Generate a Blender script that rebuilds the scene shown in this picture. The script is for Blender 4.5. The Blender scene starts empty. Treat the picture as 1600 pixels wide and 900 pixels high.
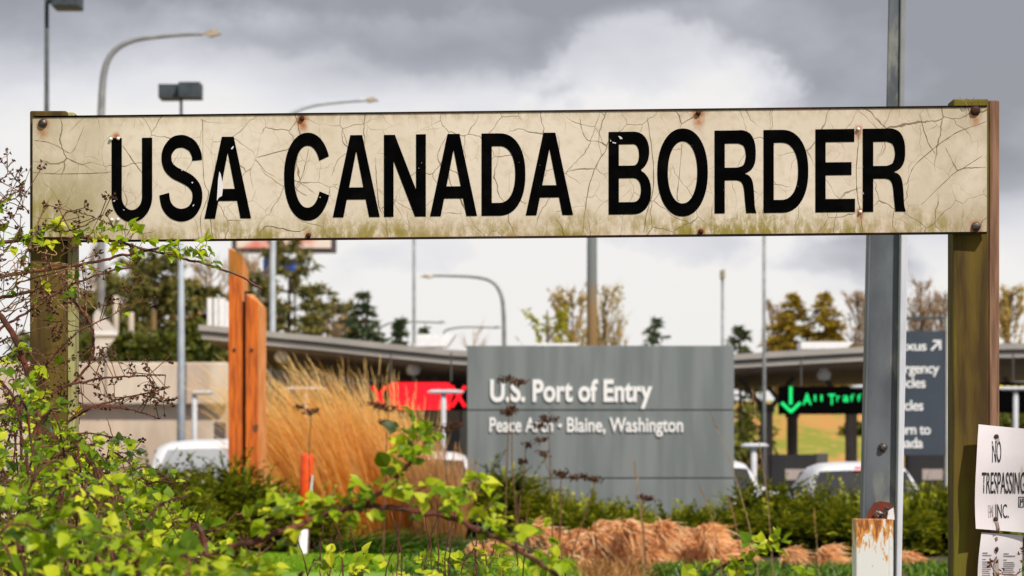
import bpy, bmesh, math, random
from mathutils import Vector, Matrix, noise as mnoise

random.seed(11)
R = random.Random(5)
C = bpy.context.scene.collection
SC = bpy.context.scene

# ------------------------------------------------------------------ camera
F = 4444.4          # focal length in photo pixels (100 mm on 36 mm, 1600 px wide)
EYE = 1.5           # eye height
HZ = 730.0          # photo row of the horizon
cam_d = bpy.data.cameras.new("camera")
cam = bpy.data.objects.new("camera", cam_d)
C.objects.link(cam)
cam.location = (0, 0, EYE)
cam.rotation_euler = (math.radians(90), 0, 0)
cam_d.sensor_width = 36.0
cam_d.lens = 100.0
cam_d.shift_y = (HZ - 450.0) / 1600.0
cam_d.clip_start = 0.1
cam_d.clip_end = 5000
cam_d.dof.use_dof = True
cam_d.dof.focus_distance = 7.25
cam_d.dof.aperture_fstop = 9.0
SC.camera = cam

# ------------------------------------------------------------------ world, sun, exposure
SUN_EL, SUN_AZ = math.radians(47), math.radians(142)   # azimuth measured from +Y (view direction) clockwise
w = bpy.data.worlds.new("World")
SC.world = w
w.use_nodes = True
nt = w.node_tree
nt.nodes.clear()
def N(tree, typ, **kw):
    n = tree.nodes.new(typ)
    for k, v in kw.items():
        setattr(n, k, v)
    return n
def math_n(tree, op, a, b=None, clamp=False):
    n = tree.nodes.new('ShaderNodeMath'); n.operation = op; n.use_clamp = clamp
    for i, v in enumerate((a, b)):
        if v is None: continue
        if isinstance(v, (int, float)): n.inputs[i].default_value = v
        else: tree.links.new(v, n.inputs[i])
    return n.outputs[0]
def maprange(tree, v, a, b, c=0.0, d=1.0, smooth=True):
    n = tree.nodes.new('ShaderNodeMapRange')
    n.interpolation_type = 'SMOOTHSTEP' if smooth else 'LINEAR'
    n.clamp = True if hasattr(n, 'clamp') else True
    tree.links.new(v, n.inputs['Value'])
    for k, x in zip(('From Min', 'From Max', 'To Min', 'To Max'), (a, b, c, d)):
        n.inputs[k].default_value = x
    return n.outputs['Result']
def mixc(tree, f, a, b):
    n = tree.nodes.new('ShaderNodeMix'); n.data_type = 'RGBA'
    def put(sock, v):
        if isinstance(v, (int, float)): sock.default_value = v
        elif isinstance(v, (tuple, list)): sock.default_value = (*v, 1) if len(v) == 3 else v
        else: tree.links.new(v, sock)
    put(n.inputs[0], f); put(n.inputs[6], a); put(n.inputs[7], b)
    return n.outputs[2]
def noise_n(tree, vec, scale, detail=4, rough=0.55, dist=0.0):
    n = tree.nodes.new('ShaderNodeTexNoise')
    n.inputs['Scale'].default_value = scale; n.inputs['Detail'].default_value = detail
    n.inputs['Roughness'].default_value = rough; n.inputs['Distortion'].default_value = dist
    if vec is not None: tree.links.new(vec, n.inputs['Vector'])
    return n.outputs['Fac']
def mapping(tree, vec, scale=(1, 1, 1), loc=(0, 0, 0)):
    n = tree.nodes.new('ShaderNodeMapping')
    n.inputs['Scale'].default_value = scale; n.inputs['Location'].default_value = loc
    tree.links.new(vec, n.inputs['Vector'])
    return n.outputs['Vector']

tc = N(nt, 'ShaderNodeTexCoord').outputs['Generated']
sky = N(nt, 'ShaderNodeTexSky')
sky.sky_type = 'NISHITA'; sky.sun_disc = False
sky.sun_elevation = SUN_EL; sky.sun_rotation = SUN_AZ
sky.dust_density = 2.0
sep = N(nt, 'ShaderNodeSeparateXYZ'); nt.links.new(tc, sep.inputs[0])
m1 = mapping(nt, tc, (1, 1, 2.0), (0.31, 0.0, 0.13))
n1 = noise_n(nt, m1, 6.5, 5, 0.45, 0.0)       # big cloud masses
m2 = mapping(nt, tc, (1, 1, 1.7), (0.7, 0.2, 0.5))
n2 = noise_n(nt, m2, 15.0, 6, 0.5, 0.15)       # billows
n3 = noise_n(nt, mapping(nt, tc, (1, 1, 1.3), (.2, .9, .4)), 42.0, 6, 0.6)     # cauliflower edges
el = maprange(nt, sep.outputs['Z'], 0.06, 0.165, 0.0, 1.0)
# the cloud deck: bright towards the horizon, heavy and grey higher up
cov = math_n(nt, 'MULTIPLY_ADD', n1, 1.9); cov.node.inputs[2].default_value = -0.30
cov = math_n(nt, 'ADD', cov, math_n(nt, 'ADD', math_n(nt, 'MULTIPLY', n2, 0.80), math_n(nt, 'MULTIPLY', math_n(nt, 'SUBTRACT', n3, .45), 0.22)))
cov = math_n(nt, 'SUBTRACT', cov, math_n(nt, 'MULTIPLY', el, 0.82))
east = math_n(nt, 'MULTIPLY', maprange(nt, sep.outputs['X'], 0.075, 0.16, 0.0, 0.72), maprange(nt, sep.outputs['Z'], 0.05, 0.10))
cov = math_n(nt, 'SUBTRACT', cov, east)
# one bright billowing head of cloud right of the middle, and lighter breaks under the grey band on the left
def billow(cx, cz, rx, rz, amt, cov, e0=0.45):
    dx = math_n(nt, 'DIVIDE', math_n(nt, 'SUBTRACT', sep.outputs['X'], cx), rx)
    dz = math_n(nt, 'DIVIDE', math_n(nt, 'SUBTRACT', sep.outputs['Z'], cz), rz)
    d = math_n(nt, 'SQRT', math_n(nt, 'ADD', math_n(nt, 'MULTIPLY', dx, dx), math_n(nt, 'MULTIPLY', dz, dz)))
    d = math_n(nt, 'ADD', d, math_n(nt, 'MULTIPLY', math_n(nt, 'SUBTRACT', n2, 0.5), 1.5))
    d = math_n(nt, 'ADD', d, math_n(nt, 'MULTIPLY', math_n(nt, 'SUBTRACT', n3, 0.5), 1.1))
    return math_n(nt, 'ADD', cov, maprange(nt, d, e0, 1.15, amt, 0.0))
cov = billow(0.050, 0.137, 0.042, 0.025, 0.44, cov, 0.66)
cov = billow(0.075, 0.128, 0.024, 0.016, 0.20, cov, 0.6)
cov = billow(-0.07, 0.122, 0.13, 0.022, 0.32, cov)
cov = billow(-0.03, 0.164, 0.11, 0.011, -0.22, cov)
cov = billow(0.0, 0.115, 0.12, 0.018, 0.25, cov)
cov = billow(0.06, 0.078, 0.035, 0.012, -0.5, cov)
cov = billow(0.115, 0.070, 0.03, 0.016, -0.5, cov)
cov = billow(0.02, 0.064, 0.036, 0.014, 0.40, cov, 0.85)
cov = billow(0.095, 0.054, 0.03, 0.014, 0.40, cov, 0.85)
cov = billow(-0.03, 0.075, 0.03, 0.009, -0.35, cov)
ramp = N(nt, 'ShaderNodeValToRGB')
cr = ramp.color_ramp
cr.elements[0].position = 0.0; cr.elements[0].color = (0.33, 0.33, 0.365, 1)
cr.elements[1].position = 0.98; cr.elements[1].color = (0.95, 0.925, 0.905, 1)
e = cr.elements.new(0.22); e.color = (0.45, 0.45, 0.50, 1)
e = cr.elements.new(0.42); e.color = (0.66, 0.655, 0.70, 1)
e = cr.elements.new(0.70); e.color = (0.82, 0.81, 0.845, 1)
nt.links.new(cov, ramp.inputs[0])
bgs = N(nt, 'ShaderNodeBackground'); bgs.inputs['Strength'].default_value = 0.1
nt.links.new(sky.outputs[0], bgs.inputs['Color'])
bgc = N(nt, 'ShaderNodeBackground'); bgc.inputs['Strength'].default_value = 1.0
nt.links.new(ramp.outputs[0], bgc.inputs['Color'])
mx = N(nt, 'ShaderNodeMixShader'); mx.inputs[0].default_value = 0.90
nt.links.new(bgs.outputs[0], mx.inputs[1]); nt.links.new(bgc.outputs[0], mx.inputs[2])
out = N(nt, 'ShaderNodeOutputWorld'); nt.links.new(mx.outputs[0], out.inputs[0])

sun_d = bpy.data.lights.new("sun", 'SUN')
sun_d.energy = 4.6
sun_d.angle = math.radians(1.5)
sun_d.color = (1.0, 0.94, 0.84)
sun = bpy.data.objects.new("sun", sun_d)
C.objects.link(sun)
sd = Vector((math.sin(SUN_AZ) * math.cos(SUN_EL), math.cos(SUN_AZ) * math.cos(SUN_EL), math.sin(SUN_EL)))
sun.rotation_euler = sd.to_track_quat('Z', 'Y').to_euler()
SC.view_settings.view_transform = 'Standard'
SC.view_settings.look = 'None'
SC.view_settings.gamma = 1.0
SC.view_settings.exposure = 0.0

# ------------------------------------------------------------------ helpers
def P(x, y, D):
    """the point in the world that stands D metres away on the sight line through photo pixel (x, y)"""
    return Vector(((x - 800.0) / F * D, D, EYE + (HZ - y) / F * D))
ORG = {}
class MB:
    """collects faces; build() links them as ONE mesh object"""
    def __init__(self):
        self.v = []; self.f = []; self.val = []
    def add(self, vs, fs, val=0.5):
        o = len(self.v)
        self.v.extend(tuple(p) for p in vs)
        for f in fs:
            self.f.append(tuple(o + i for i in f)); self.val.append(val)
    def box(self, c, s, rz=0.0, val=0.5):
        cx, cy, cz = c; hx, hy, hz = s[0] / 2, s[1] / 2, s[2] / 2
        co, si = math.cos(rz), math.sin(rz)
        vs = []
        for dz in (-hz, hz):
            for dx, dy in ((-hx, -hy), (hx, -hy), (hx, hy), (-hx, hy)):
                vs.append((cx + dx * co - dy * si, cy + dx * si + dy * co, cz + dz))
        self.add(vs, [(3, 2, 1, 0), (4, 5, 6, 7), (0, 1, 5, 4), (1, 2, 6, 5), (2, 3, 7, 6), (3, 0, 4, 7)], val)
    def box2(self, a, b, val=0.5):
        self.box([(a[i] + b[i]) / 2 for i in range(3)], [abs(b[i] - a[i]) for i in range(3)], 0, val)
    def tube(self, pts, r, sides=6, val=0.5, cap=True):
        pts = [Vector(p) for p in pts]; n = len(pts)
        if not isinstance(r, (list, tuple)): r = [r] * n
        up = Vector((0.13, 0.31, 0.94)); vs = []; fs = []
        t0 = (pts[1] - pts[0]).normalized()
        a = t0.cross(up)
        if a.length < 1e-3: a = t0.cross(Vector((1, 0, 0)))
        a.normalize()
        for i in range(n):
            t = (pts[min(i + 1, n - 1)] - pts[max(i - 1, 0)])
            if t.length < 1e-9: t = t0.copy()
            t.normalize()
            a = a - t * a.dot(t)
            if a.length < 1e-6: a = t.orthogonal()
            a.normalize(); b = t.cross(a)
            for k in range(sides):
                an = 2 * math.pi * k / sides
                vs.append(pts[i] + (a * math.cos(an) + b * math.sin(an)) * r[i])
        for i in range(n - 1):
            for k in range(sides):
                k2 = (k + 1) % sides
                fs.append((i * sides + k, i * sides + k2, (i + 1) * sides + k2, (i + 1) * sides + k))
        if cap:
            fs.append(tuple(range(sides))[::-1]); fs.append(tuple((n - 1) * sides + k for k in range(sides)))
        self.add(vs, fs, val)
    def lathe(self, c, prof, sides=16, axis='Z', val=0.5):
        vs = []; fs = []
        for (r, h) in prof:
            for k in range(sides):
                an = 2 * math.pi * k / sides
                x, y = r * math.cos(an), r * math.sin(an)
                d = {'Z': (x, y, h), 'Y': (x, h, y), 'X': (h, x, y)}[axis]
                vs.append((c[0] + d[0], c[1] + d[1], c[2] + d[2]))
        n = len(prof)
        for i in range(n - 1):
            for k in range(sides):
                k2 = (k + 1) % sides
                fs.append((i * sides + k, i * sides + k2, (i + 1) * sides + k2, (i + 1) * sides + k))
        fs.append(tuple(range(sides))[::-1]); fs.append(tuple((n - 1) * sides + k for k in range(sides)))
        self.add(vs, fs, val)
    def prism(self, front, back, val=0.5):
        """two matching outlines joined by side walls"""
        n = len(front)
        self.add(list(front) + list(back),
                 [tuple(range(n)), tuple(range(2 * n - 1, n - 1, -1))] +
                 [(i, n + i, n + (i + 1) % n, (i + 1) % n) for i in range(n)], val)
    def blade(self, base, d, L, wd, bend, segs=4, val=0.5, side=None, tip=None):
        base = Vector(base); d = Vector(d).normalized(); bend = Vector(bend)
        if side is None:
            side = d.cross(Vector((R.uniform(-1, 1), R.uniform(-1, 1), R.uniform(-.3, .3))))
            if side.length < 1e-3: side = Vector((1, 0, 0))
        side = side.normalized()
        vs = []; fs = []
        for i in range(segs):
            t = i / segs
            p = base + d * L * t + bend * L * t * t
            ww = wd * (1 - t ** 1.6) * 0.5 + wd * 0.06
            vs += [p - side * ww, p + side * ww]
        vs.append(base + d * L + bend * L)
        for i in range(segs - 1):
            fs.append((2 * i, 2 * i + 1, 2 * i + 3, 2 * i + 2))
        fs.append((2 * segs - 2, 2 * segs - 1, 2 * segs))
        self.add(vs, fs, val)
        if tip is not None:
            for i in range(segs): self.val[len(self.val) - segs + i] = val + (tip - val) * (i / max(1, segs - 1))
    def leaf(self, pos, d, nrm, size, val=0.5, ratio=0.42, rnd=R):
        """one toothed leaflet, folded on its midrib and drooping at the tip"""
        d = Vector(d).normalized(); nrm = Vector(nrm)
        s = d.cross(nrm)
        if s.length < 1e-3: s = d.orthogonal()
        s.normalize(); nrm = s.cross(d).normalized()
        ts = (0.0, 0.14, 0.34, 0.56, 0.78, 1.0)
        ws = (0.05, 0.72, 1.0, 0.84, 0.46, 0.0)
        fold = rnd.uniform(0.12, 0.6); droop = rnd.uniform(-0.05, 0.5); tw = rnd.uniform(-.2, .2)
        vs = []
        for t, ww in zip(ts, ws):
            m = Vector(pos) + d * size * t - nrm * size * droop * t * t
            h = ww * ratio * size
            j1, j2 = rnd.uniform(.86, 1.12), rnd.uniform(.86, 1.12)
            vs += [m - s * h * j1 + nrm * h * (fold + tw), m, m + s * h * j2 + nrm * h * (fold - tw)]
        fs = []
        for i in range(len(ts) - 1):
            a = 3 * i
            fs += [(a, a + 1, a + 4, a + 3), (a + 1, a + 2, a + 5, a + 4)]
        self.add(vs, fs, val)
    def build(self, name, m, parent=None, smooth=False, origin=None):
        o0 = Vector((0, 0, 0))
        if parent is not None: o0 = ORG.get(parent.name, o0)
        elif origin is not None: o0 = Vector(origin)
        me = bpy.data.meshes.new(name)
        me.from_pydata([(p[0] - o0.x, p[1] - o0.y, p[2] - o0.z) for p in self.v], [], self.f)
        at = me.attributes.new('var', 'FLOAT', 'FACE')
        at.data.foreach_set('value', self.val)
        if smooth: me.polygons.foreach_set('use_smooth', [True] * len(me.polygons))
        me.materials.append(m); me.update()
        ob = bpy.data.objects.new(name, me); C.objects.link(ob)
        if parent is not None:
            ob.parent = parent; ORG[ob.name] = o0
        else:
            ob.location = o0; ORG[ob.name] = o0
        return ob
def tag(o, label=None, cat=None, group=None, kind=None):
    if label: o['label'] = label
    if cat: o['category'] = cat
    if group: o['group'] = group
    if kind: o['kind'] = kind
    return o
def thing(name, loc, label, cat, group=None):
    o = bpy.data.objects.new(name, None); C.objects.link(o)
    o.location = loc; o.empty_display_size = 0.2
    ORG[o.name] = Vector(loc)
    return tag(o, label, cat, group, 'thing')
def dup(root, loc, label, rz=0.0, sc=1.0):
    r = root.copy(); C.objects.link(r)
    r.location = loc; r.rotation_euler = (0, 0, rz); r.scale = (sc, sc, sc); r['label'] = label
    for ch in list(root.children):
        c = ch.copy(); C.objects.link(c); c.parent = r
        for g in list(ch.children):
            d = g.copy(); C.objects.link(d); d.parent = c
    return r
def bevel(o, wd=0.004, seg=2):
    b = o.modifiers.new('bevel', 'BEVEL'); b.width = wd; b.segments = seg; b.limit_method = 'ANGLE'
    return o

# ------------------------------------------------------------------ materials
def mat(name, c1, c2=None, scale=8.0, stretch=(1, 1, 1), rough=0.7, metal=0.0, lo=0.35, hi=0.65, bump=0.0, spec=0.3,
        c3=None, scale3=3.0, lo3=0.55, hi3=0.7, detail=5):
    m = bpy.data.materials.new(name); m.use_nodes = True
    t = m.node_tree; b = t.nodes['Principled BSDF']
    b.inputs['Roughness'].default_value = rough; b.inputs['Metallic'].default_value = metal
    b.inputs['Specular IOR Level'].default_value = spec
    if c2 is None:
        b.inputs['Base Color'].default_value = (*c1, 1); return m
    v = mapping(t, N(t, 'ShaderNodeTexCoord').outputs['Object'], stretch)
    n = noise_n(t, v, scale, detail)
    c = mixc(t, maprange(t, n, lo, hi), c1, c2)
    if c3 is not None:
        v3 = mapping(t, v, (1, 1, 1), (3.1, 1.7, 0.4))
        c = mixc(t, maprange(t, noise_n(t, v3, scale3, 5), lo3, hi3), c, c3)
    t.links.new(c, b.inputs['Base Color'])
    if bump:
        bp = N(t, 'ShaderNodeBump'); bp.inputs['Strength'].default_value = bump; bp.inputs['Distance'].default_value = 0.01
        t.links.new(n, bp.inputs['Height']); t.links.new(bp.outputs[0], b.inputs['Normal'])
    return m
def foliage(name, cols, rough=0.5, trans=0.35, tcol=None, spec=0.25):
    """leaf material: the colour of each leaf comes from its own 'var' value"""
    m = bpy.data.materials.new(name); m.use_nodes = True
    t = m.node_tree; b = t.nodes['Principled BSDF']
    b.inputs['Roughness'].default_value = rough; b.inputs['Specular IOR Level'].default_value = spec
    a = N(t, 'ShaderNodeAttribute'); a.attribute_name = 'var'
    rp = N(t, 'ShaderNodeValToRGB'); el_ = rp.color_ramp.elements
    n = len(cols)
    el_[0].color = (*cols[0], 1); el_[1].color = (*cols[-1], 1)
    for i in range(1, n - 1):
        e_ = el_.new(i / (n - 1)); e_.color = (*cols[i], 1)
    t.links.new(a.outputs['Fac'], rp.inputs[0]); t.links.new(rp.outputs[0], b.inputs['Base Color'])
    if trans > 0:
        tr = N(t, 'ShaderNodeBsdfTranslucent')
        if tcol is None: t.links.new(rp.outputs[0], tr.inputs['Color'])
        else: t.links.new(mixc(t, 0.5, rp.outputs[0], tcol), tr.inputs['Color'])
        mxs = N(t, 'ShaderNodeMixShader'); mxs.inputs[0].default_value = trans
        o = t.nodes['Material Output']
        t.links.new(b.outputs[0], mxs.inputs[1]); t.links.new(tr.outputs[0], mxs.inputs[2]); t.links.new(mxs.outputs[0], o.inputs[0])
    return m
def emit(name, c, s):
    m = bpy.data.materials.new(name); m.use_nodes = True
    b = m.node_tree.nodes['Principled BSDF']
    b.inputs['Base Color'].default_value = (*[x * .3 for x in c], 1)
    b.inputs['Emission Color'].default_value = (*c, 1); b.inputs['Emission Strength'].default_value = s
    return m

M = {}
M['post'] = mat('mossy_timber', (0.125, 0.082, 0.012), (0.055, 0.030, 0.008), 9, (3, 3, 0.35), 0.85, bump=0.5, c3=(0.15, 0.135, 0.010), scale3=4)
M['post_side'] = mat('bare_timber', (0.30, 0.165, 0.105), (0.15, 0.075, 0.045), 12, (4, 4, 0.3), 0.8, bump=0.5, c3=(0.10, 0.06, 0.03), scale3=14)
M['post_moss'] = mat('pale_moss_timber', (0.40, 0.38, 0.17), (0.26, 0.23, 0.10), 12, (4, 4, 0.5), 0.85, bump=0.4, c3=(0.13, 0.11, 0.04), scale3=14)
M['rust'] = mat('rust', (0.14, 0.045, 0.015), (0.05, 0.02, 0.01), 60, rough=0.85)
M['edge'] = mat('dark_edge', (0.04, 0.014, 0.008), (0.012, 0.006, 0.004), 18, rough=0.85, c3=(0.12, 0.035, 0.01), scale3=8)
M['bolt'] = mat('bolt_steel', (0.13, 0.125, 0.13), (0.05, 0.035, 0.03), 120, rough=0.45, metal=0.6)
M['bolt_dark'] = mat('bolt_rusty', (0.025, 0.012, 0.01), (0.07, 0.025, 0.01), 120, rough=0.7, metal=0.2)
M['stud'] = mat('white_stud', (0.82, 0.82, 0.84), rough=0.35)
M['galv'] = mat('galvanised_steel', (0.08, 0.09, 0.105), (0.145, 0.16, 0.18), 5, (1, 1, 0.45), 0.55, 0.15, c3=(0.22, 0.225, 0.21), scale3=8, lo3=0.49, hi3=0.60, bump=0.1)
M['galv_sunlit'] = mat('galvanised_sunlit_flange', (0.66, 0.67, 0.74), (0.50, 0.52, 0.58), 10, (1, 1, 0.3), 0.5, 0.0)  # steel lightened: sunlight on the right flange put into its colour
M['port'] = None
M['white'] = mat('white_paint', (0.80, 0.80, 0.82), (0.72, 0.72, 0.74), 6, rough=0.4)
M['letter_white'] = mat('letter_white', (0.86, 0.86, 0.86), rough=0.5)
M['lane_white'] = mat('lane_light_paint', (0.52, 0.53, 0.56), (0.44, 0.45, 0.48), 4, rough=.5)
M['lamp_dark'] = mat('lamp_dark', (0.06, 0.075, 0.085), (0.04, 0.05, 0.06), 6, rough=0.5)
M['pole_grey'] = mat('pole_grey', (0.30, 0.31, 0.32), (0.22, 0.23, 0.24), 4, rough=0.5, metal=0.2)
M['pole_blue'] = mat('pole_blue_grey', (0.50, 0.545, 0.60), (0.42, 0.46, 0.52), 4, rough=0.5)
M['pole_dark'] = mat('pole_dark', (0.075, 0.09, 0.09), (0.05, 0.06, 0.06), 4, rough=0.6)
M['pole_brown'] = mat('pole_brown', (0.17, 0.105, 0.035), (0.10, 0.065, 0.025), 3, rough=0.8)
def two_tone_pole():
    m = bpy.data.materials.new('grey_pole_brown_foot'); m.use_nodes = True
    t = m.node_tree; b = t.nodes['Principled BSDF']; b.inputs['Roughness'].default_value = .8
    oc = N(t, 'ShaderNodeTexCoord').outputs['Object']; sp = N(t, 'ShaderNodeSeparateXYZ'); t.links.new(oc, sp.inputs[0])
    z = math_n(t, 'ADD', sp.outputs[2], math_n(t, 'MULTIPLY', noise_n(t, oc, 1.5, 3), .8))
    t.links.new(mixc(t, maprange(t, z, 5.0, 6.0), (0.21, 0.125, 0.045), (0.12, 0.135, 0.13)), b.inputs['Base Color'])
    return m
M['two_tone'] = two_tone_pole()
M['lamp_tan'] = mat('lamp_tan', (0.42, 0.35, 0.26), (0.30, 0.25, 0.18), 6, rough=0.6)
M['black'] = mat('black_housing', (0.002, 0.002, 0.002), rough=0.8, spec=0.02)
M['glass_dark'] = mat('dark_glass', (0.02, 0.02, 0.022), rough=0.12, spec=0.6)
M['glass_grey'] = mat('tinted_glass', (0.035, 0.035, 0.038), rough=0.15, spec=0.6)
M['car_white'] = mat('car_white', (0.72, 0.72, 0.74), rough=0.25, spec=0.5)
M['car_silver'] = mat('car_silver', (0.62, 0.63, 0.66), rough=0.25, spec=0.5, metal=0.2)
M['tyre'] = mat('rubber', (0.02, 0.02, 0.02), rough=0.85)
M['rim'] = mat('alloy', (0.45, 0.45, 0.47), rough=0.3, metal=0.7)
M['red_lens'] = mat('red_lens', (0.55, 0.01, 0.02), rough=0.2)
M['brake_on'] = emit('brake_lit', (1.0, 0.02, 0.06), 1.0)
M['led_red'] = emit('led_red', (1.0, 0.0, 0.012), 1.15)
M['led_red_dim'] = emit('led_red_dim', (0.55, 0.0, 0.01), 1.0)
M['led_green'] = emit('led_green', (0.0, 0.75, 0.17), 1.0)
M['led_yellow'] = emit('led_yellow', (0.85, 0.62, 0.02), 1.0)
M['roof'] = mat('canopy_fascia', (0.40, 0.37, 0.34), (0.32, 0.30, 0.275), 0.6, (1, 1, 3), 0.5)
M['roof_dark'] = mat('canopy_groove', (0.11, 0.10, 0.095), (0.08, 0.075, 0.07), 1.0, rough=0.6)
M['soffit'] = mat('canopy_soffit', (0.40, 0.30, 0.24), (0.24, 0.18, 0.15), 0.18, (1, 1, 1), 0.7)
M['column'] = mat('column_paint', (0.36, 0.30, 0.25), (0.26, 0.22, 0.19), 1.2, rough=0.6)
M['concrete'] = mat('concrete', (0.66, 0.52, 0.40), (0.50, 0.39, 0.30), 0.9, (1, 1, 0.25), 0.85, c3=(0.70, 0.59, 0.48), scale3=0.6)
M['beige'] = mat('booth_beige', (0.50, 0.42, 0.33), (0.40, 0.34, 0.27), 1.0, rough=0.6)
M['booth_dark'] = mat('booth_dark', (0.03, 0.028, 0.03), (0.02, 0.02, 0.022), 1.0, rough=0.5)
M['plate'] = mat('pale_plate', (0.42, 0.35, 0.32), (0.36, 0.30, 0.28), 2.0, rough=0.6)
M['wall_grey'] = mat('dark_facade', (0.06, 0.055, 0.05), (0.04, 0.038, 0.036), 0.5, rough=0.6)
M['asphalt'] = mat('asphalt', (0.055, 0.055, 0.058), (0.04, 0.04, 0.043), 3, rough=0.9)
M['paint'] = mat('road_paint', (0.75, 0.75, 0.72), (0.55, 0.55, 0.52), 4, rough=0.7)
M['kerb'] = mat('kerb', (0.38, 0.36, 0.33), (0.28, 0.27, 0.25), 2, rough=0.85)
M['guide'] = mat('sign_slate', (0.052, 0.066, 0.088), (0.045, 0.058, 0.078), 2, rough=0.5)
M['frame'] = mat('sign_frame', (0.50, 0.50, 0.47), (0.40, 0.40, 0.37), 5, (1, 1, .3), 0.5)
M['frame_dark'] = mat('sign_bar', (0.07, 0.08, 0.08), rough=0.5)
M['paper'] = None
M['ink'] = mat('ink', (0.02, 0.02, 0.022), (0.45, 0.42, 0.43), 70, rough=0.7, lo=0.60, hi=0.68)
M['ink_faint'] = mat('ink_faint', (0.10, 0.09, 0.10), (0.62, 0.56, 0.58), 55, rough=0.7, lo=0.42, hi=0.58)
M['ink_fine'] = mat('ink_fine', (0.26, 0.24, 0.24), (0.40, 0.37, 0.36), 90, rough=0.7)
M['nail'] = mat('nail', (0.03, 0.02, 0.015), (0.10, 0.04, 0.02), 90, rough=0.8)
M['stain'] = mat('paper_stain', (0.12, 0.07, 0.05), (0.45, 0.38, 0.36), 50, (1, 1, 0.4), 0.9, lo=0.4, hi=0.6)
M['orange'] = mat('marker_orange', (0.85, 0.085, 0.008), (0.70, 0.07, 0.01), 14, rough=0.45, c3=(0.45, 0.05, 0.01), scale3=25, lo3=.6, hi3=.7)
M['orange_wood'] = None
M['sunlit_side_wood'] = mat('sunlit_side_wood', (0.64, 0.27, 0.10), (0.50, 0.18, 0.05), 9, (3, 3, .4), 0.7)  # sawn tops; on the right sides the paler tone is painted sunlight
M['cane'] = mat('bramble_cane', (0.13, 0.032, 0.022), (0.055, 0.022, 0.015), 30, rough=0.55, c3=(0.24, 0.10, 0.035), scale3=9)
M['twig'] = mat('dry_twig', (0.20, 0.10, 0.045), (0.10, 0.045, 0.025), 30, rough=0.8)
M['straw'] = mat('straw', (0.42, 0.27, 0.14), (0.26, 0.15, 0.07), 30, rough=0.8)
M['dried'] = foliage('dried_flowers', [(0.035, 0.012, 0.008), (0.09, 0.035, 0.02), (0.16, 0.075, 0.035)], 0.9, 0.0)
M['bramble'] = foliage('bramble_leaf', [(0.020, 0.045, 0.004), (0.085, 0.165, 0.004), (0.28, 0.39, 0.006), (0.60, 0.61, 0.03)], 0.42, 0.33, (0.50, 0.60, 0.010))
M['juniper'] = foliage('juniper', [(0.014, 0.030, 0.003), (0.060, 0.090, 0.004), (0.21, 0.235, 0.008), (0.48, 0.46, 0.025)], 0.6, 0.25)
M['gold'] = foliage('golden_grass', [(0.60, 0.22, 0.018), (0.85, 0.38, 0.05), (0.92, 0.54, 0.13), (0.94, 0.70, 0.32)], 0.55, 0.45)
M['brown_grass'] = foliage('brown_grass', [(0.20, 0.085, 0.025), (0.40, 0.19, 0.055), (0.58, 0.33, 0.13)], 0.6, 0.3)
M['copper'] = foliage('copper_plumes', [(0.28, 0.09, 0.03), (0.66, 0.27, 0.09), (0.88, 0.49, 0.21), (0.95, 0.76, 0.48)], 0.6, 0.4)
M['strap'] = foliage('strap_leaf', [(0.012, 0.045, 0.004), (0.035, 0.11, 0.006), (0.10, 0.20, 0.010), (0.24, 0.32, 0.03)], 0.35, 0.2)
M['lawn'] = foliage('lawn_blades', [(0.12, 0.28, 0.01), (0.24, 0.44, 0.012), (0.38, 0.56, 0.02)], 0.5, 0.4)
M['pine'] = foliage('pine_needles', [(0.05, 0.06, 0.015), (0.13, 0.135, 0.03), (0.25, 0.21, 0.05), (0.34, 0.26, 0.09)], 0.7, 0.2)
M['fir'] = foliage('fir_needles', [(0.025, 0.055, 0.032), (0.065, 0.10, 0.04), (0.15, 0.15, 0.05)], 0.7, 0.2)
M['olive'] = foliage('olive_fir_needles', [(0.08, 0.07, 0.012), (0.28, 0.20, 0.015), (0.45, 0.31, 0.03), (0.52, 0.38, 0.05)], 0.7, 0.3)
M['poplar'] = foliage('poplar_buds', [(0.30, 0.25, 0.03), (0.50, 0.36, 0.10), (0.60, 0.43, 0.20)], 0.7, 0.3)
M['lime'] = foliage('spring_leaf', [(0.24, 0.26, 0.015), (0.40, 0.40, 0.03), (0.48, 0.45, 0.06)], 0.7, 0.3)
M['bare'] = foliage('bare_twigs', [(0.28, 0.19, 0.11), (0.38, 0.26, 0.15), (0.46, 0.34, 0.22)], 0.8, 0.1)
M['shrub'] = foliage('dark_shrub', [(0.03, 0.045, 0.006), (0.08, 0.10, 0.012), (0.17, 0.17, 0.016)], 0.6, 0.15)
M['bark'] = mat('bark', (0.12, 0.08, 0.05), (0.07, 0.045, 0.03), 4, (2, 2, .5), 0.9)
M['bill_frame'] = mat('bill_frame', (0.07, 0.06, 0.07), rough=0.7)
M['bill_art'] = mat('bill_art', (0.62, 0.20, 0.16), (0.70, 0.62, 0.58), 0.42, (1, 1, .6), 0.6, lo=0.44, hi=0.56, detail=2)
M['blue_sign'] = mat('blue_panel', (0.01, 0.085, 0.40), (0.02, 0.04, 0.14), 0.8, rough=0.5, lo=0.4, hi=0.5)

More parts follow.
